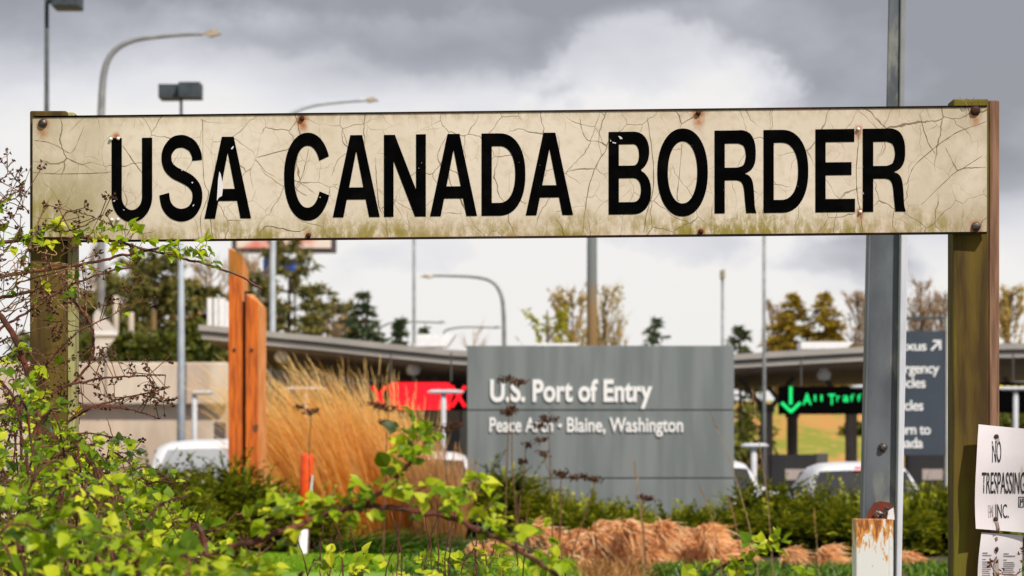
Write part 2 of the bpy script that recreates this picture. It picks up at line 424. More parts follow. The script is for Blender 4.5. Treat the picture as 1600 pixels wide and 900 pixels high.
# the weathered board: cream paint with cracks, moss, grime and rust runs from its fixings
BOLTS = [(67, 193), (1524, 173), (1525, 354), (472, 185), (482, 368), (1091, 177), (1095, 362), (1341, 202), (1344, 331), (181, 213)]
INV_L, INV_R = 1 / 7.355, 1 / 7.245
def Bd(x, y, off=0.0):
    """a point on the board's front face (a vertical plane, its right end a little nearer)"""
    D = 1.0 / (INV_L + (INV_R - INV_L) * (x - 50) / 1492.0)
    p = P(x, y, D)
    return p + Vector((-0.045, -1, 0)).normalized() * off
def board_material():
    m = bpy.data.materials.new('cracked_cream_paint'); m.use_nodes = True
    t = m.node_tree; b = t.nodes['Principled BSDF']
    b.inputs['Roughness'].default_value = 0.55; b.inputs['Specular IOR Level'].default_value = 0.25
    oc = N(t, 'ShaderNodeTexCoord').outputs['Object']
    sp = N(t, 'ShaderNodeSeparateXYZ'); t.links.new(oc, sp.inputs[0])
    flat = N(t, 'ShaderNodeCombineXYZ'); t.links.new(sp.outputs[0], flat.inputs[0]); t.links.new(sp.outputs[2], flat.inputs[1])
    pos = flat.outputs[0]
    wob = N(t, 'ShaderNodeTexNoise'); wob.inputs['Scale'].default_value = 7; wob.inputs['Detail'].default_value = 4
    t.links.new(pos, wob.inputs['Vector'])
    vm = N(t, 'ShaderNodeVectorMath', operation='MULTIPLY_ADD')
    t.links.new(wob.outputs['Color'], vm.inputs[0]); vm.inputs[1].default_value = (0.09, 0.09, 0); t.links.new(pos, vm.inputs[2])
    def crack(scale, wdt, loc, lo, hi, mscale):
        v = N(t, 'ShaderNodeTexVoronoi', feature='DISTANCE_TO_EDGE', voronoi_dimensions='2D')
        v.inputs['Scale'].default_value = scale
        t.links.new(mapping(t, vm.outputs[0], (1, 0.72, 1), loc), v.inputs['Vector'])
        line = maprange(t, v.outputs['Distance'], wdt * 0.25, wdt, 1.0, 0.0)
        gate = maprange(t, noise_n(t, mapping(t, pos, (1, 1, 1), loc), mscale, 3), lo, hi)
        return math_n(t, 'MULTIPLY', line, gate)
    ca = crack(6.2, 0.0125, (0.3, 0.1, 0), 0.42, 0.62, 5)
    cb = crack(13.0, 0.017, (1.3, 2.1, 0), 0.42, 0.60, 6)
    cc = crack(27.0, 0.026, (5.3, 1.1, 0), 0.46, 0.66, 9)
    big = noise_n(t, pos, 2.3, 5)
    fine = noise_n(t, pos, 40, 4)
    col = mixc(t, maprange(t, big, 0.3, 0.7), (0.72, 0.63, 0.53), (0.63, 0.53, 0.425))
    col = mixc(t, maprange(t, fine, 0.45, 0.75, 0, 0.35), col, (0.48, 0.37, 0.24))
    # grime towards the edges of the board
    uz = N(t, 'ShaderNodeTexCoord').outputs['UV']
    su = N(t, 'ShaderNodeSeparateXYZ'); t.links.new(uz, su.inputs[0])
    edge_b = maprange(t, math_n(t, 'ADD', su.outputs[1], math_n(t, 'MULTIPLY', math_n(t, 'SUBTRACT', noise_n(t, pos, 12, 6, .7), .5), 0.42)), 0.0, 0.24, 1.0, 0.0)
    edge_t = maprange(t, su.outputs[1], 0.90, 1.0, 0.0, 1.0)
    streak = noise_n(t, mapping(t, pos, (1, 0.4, 1)), 46, 7, .72)
    patch = noise_n(t, mapping(t, pos, (1, 1, 1), (2.2, 0.3, 0)), 4.2, 4)
    grime = math_n(t, 'MULTIPLY', math_n(t, 'MAXIMUM', edge_b, math_n(t, 'MULTIPLY', edge_t, 0.6)), maprange(t, streak, 0.35, 0.65))
    col = mixc(t, math_n(t, 'MULTIPLY', grime, 0.75), col, (0.36, 0.24, 0.10))
    moss = math_n(t, 'MULTIPLY', edge_b, maprange(t, patch, 0.38, 0.58))
    moss = math_n(t, 'MULTIPLY', moss, maprange(t, streak, 0.34, 0.58))
    # the larger mossy patch low on the left end
    dl = maprange(t, su.outputs[0], 0.0, 0.115, 1.0, 0.0)
    dv = maprange(t, su.outputs[1], 0.25, 0.75, 1.0, 0.0)
    ml = math_n(t, 'MULTIPLY', math_n(t, 'MULTIPLY', maprange(t, su.outputs[0], 0.02, 0.125, 1.0, 0.0), dv), maprange(t, noise_n(t, mapping(t, pos, (1, 0.4, 1)), 18, 6, 0.7), 0.30, 0.55))
    moss = math_n(t, 'MAXIMUM', moss, math_n(t, 'MULTIPLY', ml, 1.0))
    col = mixc(t, math_n(t, 'MULTIPLY', moss, 0.92), col, (0.25, 0.20, 0.018))
    ends = math_n(t, 'MAXIMUM', maprange(t, su.outputs[0], 0.0, 0.16, 1.0, 0.0), maprange(t, su.outputs[0], 0.86, 1.0, 0.0, 1.0))
    ends = math_n(t, 'MULTIPLY', ends, maprange(t, noise_n(t, mapping(t, pos, (1, .6, 1), (7, 2, 0)), 8, 6), .3, .7))
    col = mixc(t, math_n(t, 'MULTIPLY', ends, 0.85), col, (0.38, 0.31, 0.205))
    # rust halo and run below each fixing
    halo = None
    for (bx, by) in BOLTS:
        p = Bd(bx, by) - Vector((0, 7.3, 0))
        k = 1.0 if by < 200 or bx > 1500 else 0.7
        dx = math_n(t, 'SUBTRACT', sp.outputs[0], p.x)
        dz = math_n(t, 'SUBTRACT', sp.outputs[2], p.z)
        dzs = math_n(t, 'MAXIMUM', math_n(t, 'MULTIPLY', dz, 1.0), math_n(t, 'MULTIPLY', dz, -0.42))
        d = math_n(t, 'SQRT', math_n(t, 'ADD', math_n(t, 'MULTIPLY', dx, dx), math_n(t, 'MULTIPLY', dzs, dzs)))
        hN = maprange(t, d, 0.006 * k, 0.023 * k, 1.0, 0.0)
        halo = hN if halo is None else math_n(t, 'MAXIMUM', halo, hN)
    halo = math_n(t, 'MULTIPLY', halo, maprange(t, noise_n(t, pos, 60, 4), 0.30, 0.62, 0.35, 1.0))
    col = mixc(t, halo, col, (0.36, 0.105, 0.012))
    col = mixc(t, math_n(t, 'MULTIPLY', cc, 0.55), col, (0.26, 0.18, 0.09))
    col = mixc(t, math_n(t, 'MULTIPLY', cb, 0.75), col, (0.17, 0.11, 0.04))
    col = mixc(t, math_n(t, 'MULTIPLY', ca, 0.8), col, (0.13, 0.085, 0.03))
    t.links.new(col, b.inputs['Base Color'])
    hgt = math_n(t, 'SUBTRACT', fine, math_n(t, 'MULTIPLY', math_n(t, 'MAXIMUM', ca, cb), 3.0))
    bp = N(t, 'ShaderNodeBump'); bp.inputs['Strength'].default_value = 0.25; bp.inputs['Distance'].default_value = 0.002
    t.links.new(hgt, bp.inputs['Height']); t.links.new(bp.outputs[0], b.inputs['Normal'])
    return m
def letter_material():
    m = bpy.data.materials.new('black_lettering'); m.use_nodes = True
    t = m.node_tree; b = t.nodes['Principled BSDF']
    b.inputs['Roughness'].default_value = 0.7; b.inputs['Specular IOR Level'].default_value = 0.02
    oc = N(t, 'ShaderNodeTexCoord').outputs['Object']
    ch = math_n(t, 'MULTIPLY', maprange(t, noise_n(t, oc, 90, 2), 0.745, 0.76), maprange(t, noise_n(t, oc, 9, 2), 0.48, 0.56))
    c = mixc(t, maprange(t, noise_n(t, oc, 25, 5), 0.4, 0.75), (0.0008, 0.0008, 0.001), (0.003, 0.0028, 0.0028))
    t.links.new(mixc(t, ch, c, (0.65, 0.58, 0.50)), b.inputs['Base Color'])
    return m
def streaked(name, base, base2, stain, top, h):
    """painted panels with runs of dirt and algae coming down from the top edge"""
    m = bpy.data.materials.new(name); m.use_nodes = True
    t = m.node_tree; b = t.nodes['Principled BSDF']; b.inputs['Roughness'].default_value = 0.6
    oc = N(t, 'ShaderNodeTexCoord').outputs['Object']
    sp = N(t, 'ShaderNodeSeparateXYZ'); t.links.new(oc, sp.inputs[0])
    st = noise_n(t, mapping(t, oc, (1, 1, 0.10)), 5.5, 5)
    c = mixc(t, maprange(t, st, 0.35, 0.65), base, base2)
    c = mixc(t, maprange(t, noise_n(t, oc, 90, 2), .3, .7, 0, .25), c, tuple(x * 1.25 for x in base))
    run = maprange(t, sp.outputs[2], top - h, top, 0.0, 1.0)
    g = math_n(t, 'MULTIPLY', run, maprange(t, noise_n(t, mapping(t, oc, (1, 1, 0.12), (4, 0, 0)), 3.6, 5), 0.50, 0.66))
    g = math_n(t, 'MULTIPLY', g, maprange(t, sp.outputs[0], 0.0, 0.9, 0.35, 1.0))
    c = mixc(t, math_n(t, 'MULTIPLY', g, 0.7), c, stain)
    t.links.new(c, b.inputs['Base Color'])
    return m
def orange_wood():
    m = bpy.data.materials.new('orange_stained_timber'); m.use_nodes = True
    t = m.node_tree; b = t.nodes['Principled BSDF']; b.inputs['Roughness'].default_value = 0.65
    oc = N(t, 'ShaderNodeTexCoord').outputs['Object']
    sp = N(t, 'ShaderNodeSeparateXYZ'); t.links.new(oc, sp.inputs[0])
    g = noise_n(t, mapping(t, oc, (9, 9, 0.7)), 4, 5)
    c = mixc(t, maprange(t, g, .35, .65), (0.72, 0.155, 0.005), (0.36, 0.062, 0.004))
    c2 = mixc(t, maprange(t, g, .4, .6), (0.52, 0.15, 0.012), (0.25, 0.12, 0.012))
    up = math_n(t, 'ADD', sp.outputs[2], math_n(t, 'MULTIPLY', noise_n(t, oc, 2, 3), 0.12))
    c = mixc(t, maprange(t, up, 2.74, 2.76), c, c2)
    kn = maprange(t, noise_n(t, mapping(t, oc, (3, 3, 1.6)), 3.0, 1), 0.70, 0.76)
    c = mixc(t, kn, c, (0.15, 0.04, 0.008))
    t.links.new(c, b.inputs['Base Color'])
    return m
def rusty_white():
    m = bpy.data.materials.new('rusty_white_paint'); m.use_nodes = True
    t = m.node_tree; b = t.nodes['Principled BSDF']; b.inputs['Roughness'].default_value = 0.6
    oc = N(t, 'ShaderNodeTexCoord').outputs['Object']
    sp = N(t, 'ShaderNodeSeparateXYZ'); t.links.new(oc, sp.inputs[0])
    zt = P(1366, 810, 9.6).z
    down = maprange(t, sp.outputs[2], zt - 0.19, zt + 0.005, 0.0, 0.34, smooth=False)
    s = noise_n(t, mapping(t, oc, (1, 1, 0.30)), 52, 5, 0.62)
    s = math_n(t, 'ADD', s, down)
    c = mixc(t, maprange(t, s, 0.68, 0.72), (0.70, 0.70, 0.68), (0.62, 0.27, 0.05))
    c = mixc(t, maprange(t, s, 0.76, 0.83), c, (0.27, 0.075, 0.015))
    t.links.new(c, b.inputs['Base Color'])
    return m
def paper_material():
    m = bpy.data.materials.new('weathered_plastic_sheet'); m.use_nodes = True
    t = m.node_tree; b = t.nodes['Principled BSDF']; b.inputs['Roughness'].default_value = 0.5
    oc = N(t, 'ShaderNodeTexCoord').outputs['Object']
    c = mixc(t, maprange(t, noise_n(t, oc, 9, 5), .3, .7), (0.76, 0.71, 0.75), (0.68, 0.62, 0.65))
    c = mixc(t, maprange(t, noise_n(t, mapping(t, oc, (1, 1, .3)), 26, 4), .62, .75, 0, .6), c, (0.42, 0.34, 0.30))
    t.links.new(c, b.inputs['Base Color'])
    return m
M['board'] = board_material(); M['letters'] = letter_material()
M['port'] = streaked('grey_green_panel', (0.145, 0.168, 0.172), (0.205, 0.228, 0.232), (0.13, 0.115, 0.015), P(0, 540, 34).z, 0.62)
M['orange_wood'] = orange_wood(); M['rusty_white'] = rusty_white(); M['paper'] = paper_material()

# ------------------------------------------------------------------ text
def text_mesh(body, bold=0.0, spacing=1.0):
    cu = bpy.data.curves.new('t', 'FONT'); cu.body = body; cu.offset = bold; cu.space_character = spacing
    ob = bpy.data.objects.new('t', cu); C.objects.link(ob)
    dg = bpy.context.evaluated_depsgraph_get(); dg.update()
    me = bpy.data.meshes.new_from_object(ob.evaluated_get(dg))
    vs = [v.co.copy() for v in me.vertices]; fs = [tuple(p.vertices) for p in me.polygons]
    bpy.data.objects.remove(ob); bpy.data.meshes.remove(me)
    return vs, fs
CAP = max(v.y for v in text_mesh('H')[0])
def add_text(mb, body, x0, x1, ybase, ycap, place, bold=0.0, th=0.004, spacing=1.0):
    """letters between photo columns x0..x1; place(px, py, off) gives the point on the carrier's face"""
    vs, fs = text_mesh(body, bold, spacing)
    lo, hi = min(v.x for v in vs), max(v.x for v in vs)
    k = (x1 - x0) / (hi - lo); ky = (ybase - ycap) / CAP
    q = [(x0 + (v.x - lo) * k, ybase - v.y * ky) for v in vs]
    fr = [place(a, b, th) for a, b in q]
    mb.add(fr, fs)
    bk = [place(a, b, 0.0005) for a, b in q]
    # side walls along the outline edges
    cnt = {}
    for f in fs:
        for i in range(len(f)):
            e_ = (f[i], f[(i + 1) % len(f)]); cnt[tuple(sorted(e_))] = cnt.get(tuple(sorted(e_)), 0) + 1
    for (a, b), c_ in cnt.items():
        if c_ == 1: mb.add([fr[a], fr[b], bk[b], bk[a]], [(0, 1, 2, 3)])

# ------------------------------------------------------------------ the ground
def sm(a, b, x):
    if abs(b - a) < 1e-9: return 0.0 if x < a else 1.0
    t = max(0.0, min(1.0, (x - a) / (b - a))); return t * t * (3 - 2 * t)
def ground_z(x, y):
    z = 0.70 * sm(12, 23.5, y) * (1 - sm(35.2, 37.6, y))            # the planted berm
    z += 0.06 * sm(25, 33, y) * (1 - sm(35.2, 37.6, y))
    z += 3.85 * sm(71.5, 73.5, y) * (1 - sm(-0.105 * y, -0.098 * y, x)) # raised bank behind the retaining wall
    z += sm(104, 150, y) * 5.0 * sm(0.0, 12.0, x) * (1 - 0.3 * sm(60, 120, x))   # grassy slope behind the booths
    z += sm(150, 400, y) * 4.0
    z += 0.05 * mnoise.noise(Vector((x * .35, y * .35, 0))) * (1 - sm(34, 37, y)) * sm(10, 14, y)
    return z
ys = [-12, -6, 0, 4, 8, 10, 12] + [12 + .8 * i for i in range(1, 33)] + [38.2, 39, 41, 45, 52, 60, 66, 70] + \
     [71 + .4 * i for i in range(9)] + [76, 80, 86, 92, 98, 104] + [104 + 4 * i for i in range(1, 14)] + [170, 190, 220, 260, 320, 400, 600, 1000, 2000]
xs = [-1500, -700, -350, -200, -120, -80, -60, -45, -36, -30] + [-26 + .8 * i for i in range(66)] + [28, 31, 35, 40, 47, 55, 65, 80, 120, 200, 350, 700, 1500]
mb = MB(); nx = len(xs)
gv = [(x, y, ground_z(x, y)) for y in ys for x in xs]
gf = [(j * nx + i, j * nx + i + 1, (j + 1) * nx + i + 1, (j + 1) * nx + i) for j in range(len(ys) - 1) for i in range(nx - 1)]
mb.add(gv, gf)
def ground_material():
    m = bpy.data.materials.new('ground'); m.use_nodes = True
    t = m.node_tree; b = t.nodes['Principled BSDF']; b.inputs['Roughness'].default_value = 0.95
    oc = N(t, 'ShaderNodeTexCoord').outputs['Object']
    sp = N(t, 'ShaderNodeSeparateXYZ'); t.links.new(oc, sp.inputs[0])
    n = noise_n(t, oc, 2.2, 6); nb = noise_n(t, mapping(t, oc, (1, .25, 1)), 0.42, 7, .65)
    near = mixc(t, maprange(t, n, .35, .65), (0.14, 0.26, 0.015), (0.20, 0.33, 0.02))
    bed = mixc(t, maprange(t, n, .35, .65), (0.05, 0.035, 0.02), (0.09, 0.06, 0.035))
    slope = mixc(t, maprange(t, nb, .44, .56), (0.50, 0.25, 0.06), (0.24, 0.25, 0.025))
    slope = mixc(t, maprange(t, noise_n(t, oc, 1.3, 5), .52, .66), slope, (0.42, 0.30, 0.07))
    c = mixc(t, math_n(t, 'MAXIMUM', maprange(t, sp.outputs[1], 25.2, 25.8), maprange(t, sp.outputs[0], -0.9, -0.4)), near, bed)
    c = mixc(t, maprange(t, sp.outputs[1], 60, 70), c, slope)
    t.links.new(c, b.inputs['Base Color']); return m
tag(mb.build('ground', ground_material(), smooth=True), kind='structure')
mb = MB(); mb.box2((-120, 38.6, -0.2), (120, 103, 0.03))
tag(mb.build('road', M['asphalt']), kind='structure')
mb = MB()
for k in range(-9, 10):
    for j in range(10): mb.box2((k * 3.6 - .06, 40 + j * 5.0, 0.03), (k * 3.6 + .06, 42.6 + j * 5.0, 0.034))
tag(mb.build('lane_markings', M['paint']), kind='structure')
mb = MB(); mb.box2((-120, 38.3, -0.2), (120, 38.596, 0.15))
tag(mb.build('kerb', M['kerb']), kind='structure')

# ------------------------------------------------------------------ the border sign
def V3(p): return Vector(p)
bs = thing('border_sign', (0, 7.3, 0), 'long cracked cream border name board bolted to two mossy timber posts', 'sign')
TL, TR, BR, BL = (51, 184), (1542, 167.5), (1542, 362), (51, 376)
def board_mesh():
    me = bpy.data.meshes.new('board'); o0 = ORG[bs.name]
    bm = bmesh.new(); uvl = bm.loops.layers.uv.new('UVMap')
    fr = [bm.verts.new(Bd(*c) - o0) for c in (BL, BR, TR, TL)]
    bk = [bm.verts.new(Bd(*c, -0.018) - o0) for c in (BL, BR, TR, TL)]
    f = bm.faces.new(fr)
    for lp, uv in zip(f.loops, ((0, 0), (1, 0), (1, 1), (0, 1))): lp[uvl].uv = uv
    bm.faces.new(bk[::-1])
    for i in range(4): bm.faces.new((fr[i], bk[i], bk[(i + 1) % 4], fr[(i + 1) % 4]))
    bmesh.ops.recalc_face_normals(bm, faces=bm.faces)
    bm.to_mesh(me); bm.free(); me.materials.append(M['board'])
    ob = bpy.data.objects.new('board', me); C.objects.link(ob); ob.parent = bs; ORG[ob.name] = o0
    return ob
board = board_mesh()
mb = MB()                                       # rusted edge capping, top and bottom
def strip(a, b, a2, b2, o1=0.0025, o2=-0.021):
    mb.prism([Bd(*a, o1), Bd(*b, o1), Bd(*b2, o1), Bd(*a2, o1)], [Bd(*a, o2), Bd(*b, o2), Bd(*b2, o2), Bd(*a2, o2)])
strip((51, 183.9), (1542, 167.4), (1542, 164.6), (51, 181.3))
strip((51, 376.0), (1542, 362.0), (1542, 364.8), (51, 378.6))
mb.build('edge_capping', M['edge'], board)

# letter outlines, u = photo column, v = height above the baseline with capitals 128 high
def spl(pts, n=8):
    out_ = []; k = len(pts)
    for i in range(k - 1):
        p0, p1, p2, p3 = [Vector(pts[max(0, min(k - 1, i + j))]) for j in (-1, 0, 1, 2)]
        for s in range(n):
            t = s / n
            out_.append(0.5 * ((2 * p1) + (p2 - p0) * t + (2 * p0 - 5 * p1 + 4 * p2 - p3) * t * t + (3 * p1 - p0 - 3 * p2 + p3) * t ** 3))
    out_.append(Vector(pts[-1])); return out_
def stroke(sp_, wx, wy):
    """a pen stroke wx wide across and wy thick up and down"""
    k = wy / wx; q = [Vector((p[0], p[1] / k)) for p in sp_]
    l, r = [], []
    for i, p in enumerate(q):
        t = (q[min(i + 1, len(q) - 1)] - q[max(i - 1, 0)]).normalized(); n_ = Vector((-t.y, t.x)) * wx / 2
        l.append(p + n_); r.append(p - n_)
    return [[(p.x, p.y * k) for p in l + r[::-1]]]
def ell(cx, cy, rx, ry, a0, a1, n=28, e=2.0):
    o = []
    for i in range(n + 1):
        a = math.radians(a0 + (a1 - a0) * i / n); c, s = math.cos(a), math.sin(a)
        o.append((cx + rx * math.copysign(abs(c) ** (2 / e), c), cy + ry * math.copysign(abs(s) ** (2 / e), s)))
    return o
SX, SY, CH = 16.0, 20.0, 128.0
def L_U(a, b):
    m_ = (a + b) / 2; h = (b - a) / 2
    outer = [(a, CH)] + [(x, y) for x, y in ell(m_, 36, h, 40, 180, 360)] + [(b, CH)]
    inner = [(b - SX, CH)] + [(x, y) for x, y in ell(m_, 36, h - SX, 21, 360, 180)] + [(a + SX, CH)]
    return [outer + inner]
def L_S(a, b):
    z = [(788, 308), (783, 262), (752, 200), (705, 168), (665, 159), (610, 172), (565, 225), (552, 285), (566, 350), (610, 398), (670, 430), (735, 468), (780, 525), (790, 592), (776, 655), (735, 708), (668, 729), (600, 708), (552, 650), (535, 565)]
    s0, s1 = 497.0, 829.0
    q = [(a + (x - s0) / (s1 - s0) * (b - a), (759 - y) / (759 - 128) * CH) for x, y in z]
    return stroke(spl(q), SX - .5, SY)
def L_C(a, b):
    rx = (b - a) / 2 - SX / 2
    return stroke(ell(a + SX / 2 + rx, 64, rx, 68 - SY / 2 + 0.5, 27, 335, 44, 2.15), SX, SY + .5)
def L_O(a, b):
    m_ = (a + b) / 2; h = (b - a) / 2
    return [ell(m_, 64, h, 68, 0, 360, 56, 2.15)[:-1], ell(m_, 64, h - SX - .5, 68 - SY, 0, 360, 56, 2.1)[:-1]]
def L_A(a, b):
    m_ = (a + b) / 2; t = 9.3; f = SX + 0.7
    def xl(v): return a + (m_ - t - a) * v / CH
    def xr(v): return b - (b - m_ - t) * v / CH
    y0, y1 = 27.5, 46.5; apex = 103
    def il(v): return a + f + (m_ - a - f) * v / apex
    def ir(v): return b - f - (b - f - m_) * v / apex
    return [[(a, 0), (a + f, 0), (il(y0), y0), (ir(y0), y0), (b - f, 0), (b, 0), (m_ + t, CH), (m_ - t, CH)],
            [(il(y1), y1), (ir(y1), y1), (m_, apex)]]
def L_N(a, b):
    z = [(600, 337), (651, 337), (750, 592), (750, 333), (796, 333), (796, 717), (745, 717), (645, 458), (645, 718), (600, 718)]
    return [[(a + (x - 600) / 196 * (b - a), min(CH, max(0, (717 - y) / 381 * CH))) for x, y in z]]
def L_D(a, b):
    rx = (b - a) * .60; cx = b - rx
    return [[(a, 0)] + ell(cx, 64, rx, 64, -90, 90, 30, 2.25) + [(a, CH)],
            [(a + SX, SY)] + ell(cx, 64, rx - SX, 64 - SY, -90, 90, 30, 2.25) + [(a + SX, CH - SY)]]
def L_B(a, b):
    ru, rl = 25, 28
    up = ell(b - 3 - ru, 97, ru, 31, -62, 90, 16, 2.2); lo = ell(b - rl, 35, rl, 35, -90, 65, 16, 2.2)
    return [[(a, 0)] + lo + up + [(a, CH)],
            [(a + SX, SY - 1)] + ell(b - rl, 37.5, rl - SX, 18.5, -90, 90, 12, 2.2) + [(a + SX, 56)],
            [(a + SX, 75.5)] + ell(b - 3 - ru, 92, ru - SX, 16.5, -90, 90, 12, 2.2) + [(a + SX, 108.5)]]
def L_R(a, b):
    def q(x, y): return (a + (x - 627) / 353 * (b - a), (797 - y) / 684 * CH)
    out_ = [q(627, 797), q(713, 797), q(713, 525), q(810, 525)] + [q(*p) for p in spl([(810, 525), (850, 540), (872, 590), (882, 690), (893, 797)], 6)][1:] + \
           [q(980, 797)] + [q(*p) for p in spl([(980, 797), (966, 740), (958, 610), (945, 530), (918, 488), (882, 472)], 5)][1:] + \
           [q(*p) for p in spl([(882, 472), (935, 440), (966, 385), (974, 300), (965, 215), (930, 145), (870, 114), (820, 113)], 6)][1:] + [q(627, 113)]
    hole = [q(713, 420), q(820, 420)] + [q(*p) for p in spl([(820, 420), (868, 400), (888, 345), (888, 300), (870, 243), (822, 222)], 5)][1:] + [q(713, 222)]
    return [out_, hole]
def L_E(a, b):
    return [[(a, 0), (b, 0), (b, SY + .5), (a + SX, SY + .5), (a + SX, 57), (b - 5.5, 57), (b - 5.5, 77), (a + SX, 77), (a + SX, CH - SY), (b - 1, CH - SY), (b - 1, CH), (a, CH)]]
WORDS = [(L_U, 174.5, 238), (L_S, 249, 316.5), (L_A, 319.5, 392.5), (L_C, 444, 517.5), (L_A, 520, 593.5), (L_N, 600, 665.5), (L_A, 672, 745.5),
         (L_D, 752.5, 821), (L_A, 821.5, 895.5), (L_B, 951, 1017.5), (L_O, 1027, 1106), (L_R, 1116.5, 1182), (L_D, 1193, 1263), (L_E, 1274, 1336), (L_R, 1348, 1415.5)]
cu = bpy.data.curves.new('outline', 'CURVE'); cu.dimensions = '2D'; cu.fill_mode = 'FRONT'
for fn, a, b in WORDS:
    for loop in fn(a, b):
        s = cu.splines.new('POLY'); s.points.add(len(loop) - 1); s.use_cyclic_u = True
        for pt, (x, y) in zip(s.points, loop): pt.co = (x * .01, y * .01, 0, 1)
ob = bpy.data.objects.new('outline', cu); C.objects.link(ob)
dg = bpy.context.evaluated_depsgraph_get(); dg.update()
me = bpy.data.meshes.new_from_object(ob.evaluated_get(dg))
lv = [v.co * 100 for v in me.vertices]; lf = [tuple(p.vertices) for p in me.polygons]
bpy.data.objects.remove(ob); bpy.data.meshes.remove(me)
def LB(u, v, off):
    base = 341.5 - 0.0104 * (u - 356); top = 215.5 - 0.0125 * (u - 205)
    return Bd(u, base + (top - base) * v / 128.0, off)
mb = MB(); mb.add([LB(p.x, p.y, 0.0012) for p in lv], lf)
mb.build('lettering', M['letters'], board)
mb = MB()                                       # paint flaked off the first A
for poly in ([(343, 268), (345, 272), (349, 291), (347, 306), (342, 309), (339, 314), (340, 297), (341, 280)], [(361, 232), (364.5, 228), (365.5, 230), (362.5, 234)],
             [(299, 285), (302, 284), (301, 287)], [(302, 323), (304, 319), (301, 321)], [(176, 314.5), (181, 312), (179, 315)], [(192, 328), (195, 327.5), (194, 329)],
             [(966, 212.5), (970, 213.5), (973, 217), (969, 217.5)], [(957, 222), (963, 223), (962, 224.5), (957, 223.5)], [(953, 219), (955.5, 220), (954, 221.5)]):
    mb.add([Bd(x, y, 0.0018) for x, y in poly], [tuple(range(len(poly)))])
mb.build('bare_chips', M['paper'], board)
mb = MB()                                       # the longest cracks, where the photograph has them
for pts, wd in (([(906, 185), (915, 216), (938, 222), (948, 232), (935, 252), (922, 285), (914, 330), (911, 364)], 1.5), ([(1011, 182), (1016, 215), (1021, 262), (1020, 300), (1010, 335), (1006, 364)], 1.5),
                ([(317, 185), (317, 222), (319, 282), (326, 303), (314, 338), (316, 374)], 1.3), ([(1342, 206), (1341, 226), (1338, 270), (1340, 310), (1344, 330), (1348, 362)], 1.5),
                ([(1065, 224), (1062, 270), (1058, 308), (1062, 314)], 1.4), ([(1541, 190), (1500, 205), (1468, 225), (1430, 258), (1416, 290)], 1.4), ([(1437, 178), (1450, 222), (1462, 240)], 1.3),
                ([(400, 246), (448, 234), (452, 230)], 1.3), ([(534, 204), (536, 222), (546, 235), (528, 250), (518, 275)], 1.2), ([(587, 246), (588, 275), (592, 320), (598, 335)], 1.3),
                ([(700, 210), (684, 240), (690, 262)], 1.2), ([(404, 370), (414, 354), (436, 356), (466, 362), (480, 354)], 1.4), ([(480, 306), (462, 294), (470, 280), (478, 254), (482, 232)], 1.2),
                ([(192, 228), (206, 248), (222, 270)], 1.4), ([(52, 269), (100, 272), (160, 270), (174, 268)], 1.1), ([(54, 219), (80, 224), (110, 240)], 1.0), ([(132, 196), (118, 230), (110, 240)], 1.0),
                ([(1541, 262), (1518, 262), (1498, 266), (1470, 290), (1440, 320)], 1.3), ([(1477, 230), (1490, 256), (1498, 266), (1515, 256), (1535, 243)], 1.3), ([(819, 280), (813, 310), (822, 318)], 1.1)):
    c_ = spl(pts, 5); l, r = [], []
    for i, p in enumerate(c_):
        p = Vector((p[0] + R.uniform(-.5, .5), p[1] + R.uniform(-.5, .5)))
        t = (c_[min(i + 1, len(c_) - 1)] - c_[max(i - 1, 0)]).normalized(); h = wd * R.uniform(.14, .50) * (0.35 + 0.65 * math.sin(math.pi * (i + .5) / (len(c_) + .5)))
        l.append((p.x - t.y * h, p.y + t.x * h)); r.append((p.x + t.y * h, p.y - t.x * h))
    for i in range(len(c_) - 1):
        mb.add([Bd(*q, 0.0006) for q in (l[i], l[i + 1], r[i + 1], r[i])], [(0, 1, 2, 3)])
mb.build('cracks', mat('crack_dirt', (0.11, 0.075, 0.022), (0.20, 0.14, 0.06), 40, rough=.95), board)
def bolt(px, py, r, m, name='bolt'):
    mb = MB(); c = Bd(px, py, 0.0)
    mb.lathe((c.x, c.y, c.z), [(r, 0.001), (r, -0.004), (r * .82, -0.007), (r * .35, -0.0085)], 14, 'Y')
    mb.build(name, m, board, smooth=True)
for px, py in ((67, 193), (1525, 354), (64, 362)): bolt(px, py, 0.0115, M['bolt'])
bolt(1524, 173, 0.0125, M['bolt_dark'])
for px, py in ((472, 185), (482, 368), (1091, 177), (1095, 362)): bolt(px, py, 0.0065, M['bolt_dark'])
for px, py in ((173.5, 217.5), (185, 216.5), (1341, 202), (1344, 331), (175, 343.5), (184.5, 343)): bolt(px, py, 0.0044, M['stud'], 'stud')
# posts
def post(x0, x1, x2, ytop, D, mside, depth=0.09):
    a, b, c = P(x0, ytop, D), P(x1, ytop, D), P(x2, ytop, D)
    mb = MB(); mb.box2((a.x, a.y, -0.3), (b.x, a.y + depth, a.z))
    po = bevel(mb.build('post', M['post'], bs), 0.004, 2)
    mb = MB(); mb.box2((b.x + 0.0006, a.y + 0.004, -0.3), (c.x, a.y + depth - 0.006, a.z - 0.003))
    bevel(mb.build('side_board', mside, po), 0.003, 1)
post(46.5, 104, 116, 173, 7.385, M['post_moss'])
post(1489, 1545, 1562, 154.5, 7.275, M['post_side'])
mb = MB()                                       # frayed cord on the right post's top
for k in range(7):
    p = P(1513 + R.uniform(-7, 7), 165, 7.238)
    mb.tube([p, p + Vector((R.uniform(-.006, .006), -.002, .008)), p + Vector((R.uniform(-.018, .018), -.004, R.uniform(.008, .022)))], 0.0006, 3)
mb.build('cord_scrap', M['straw'], bs)

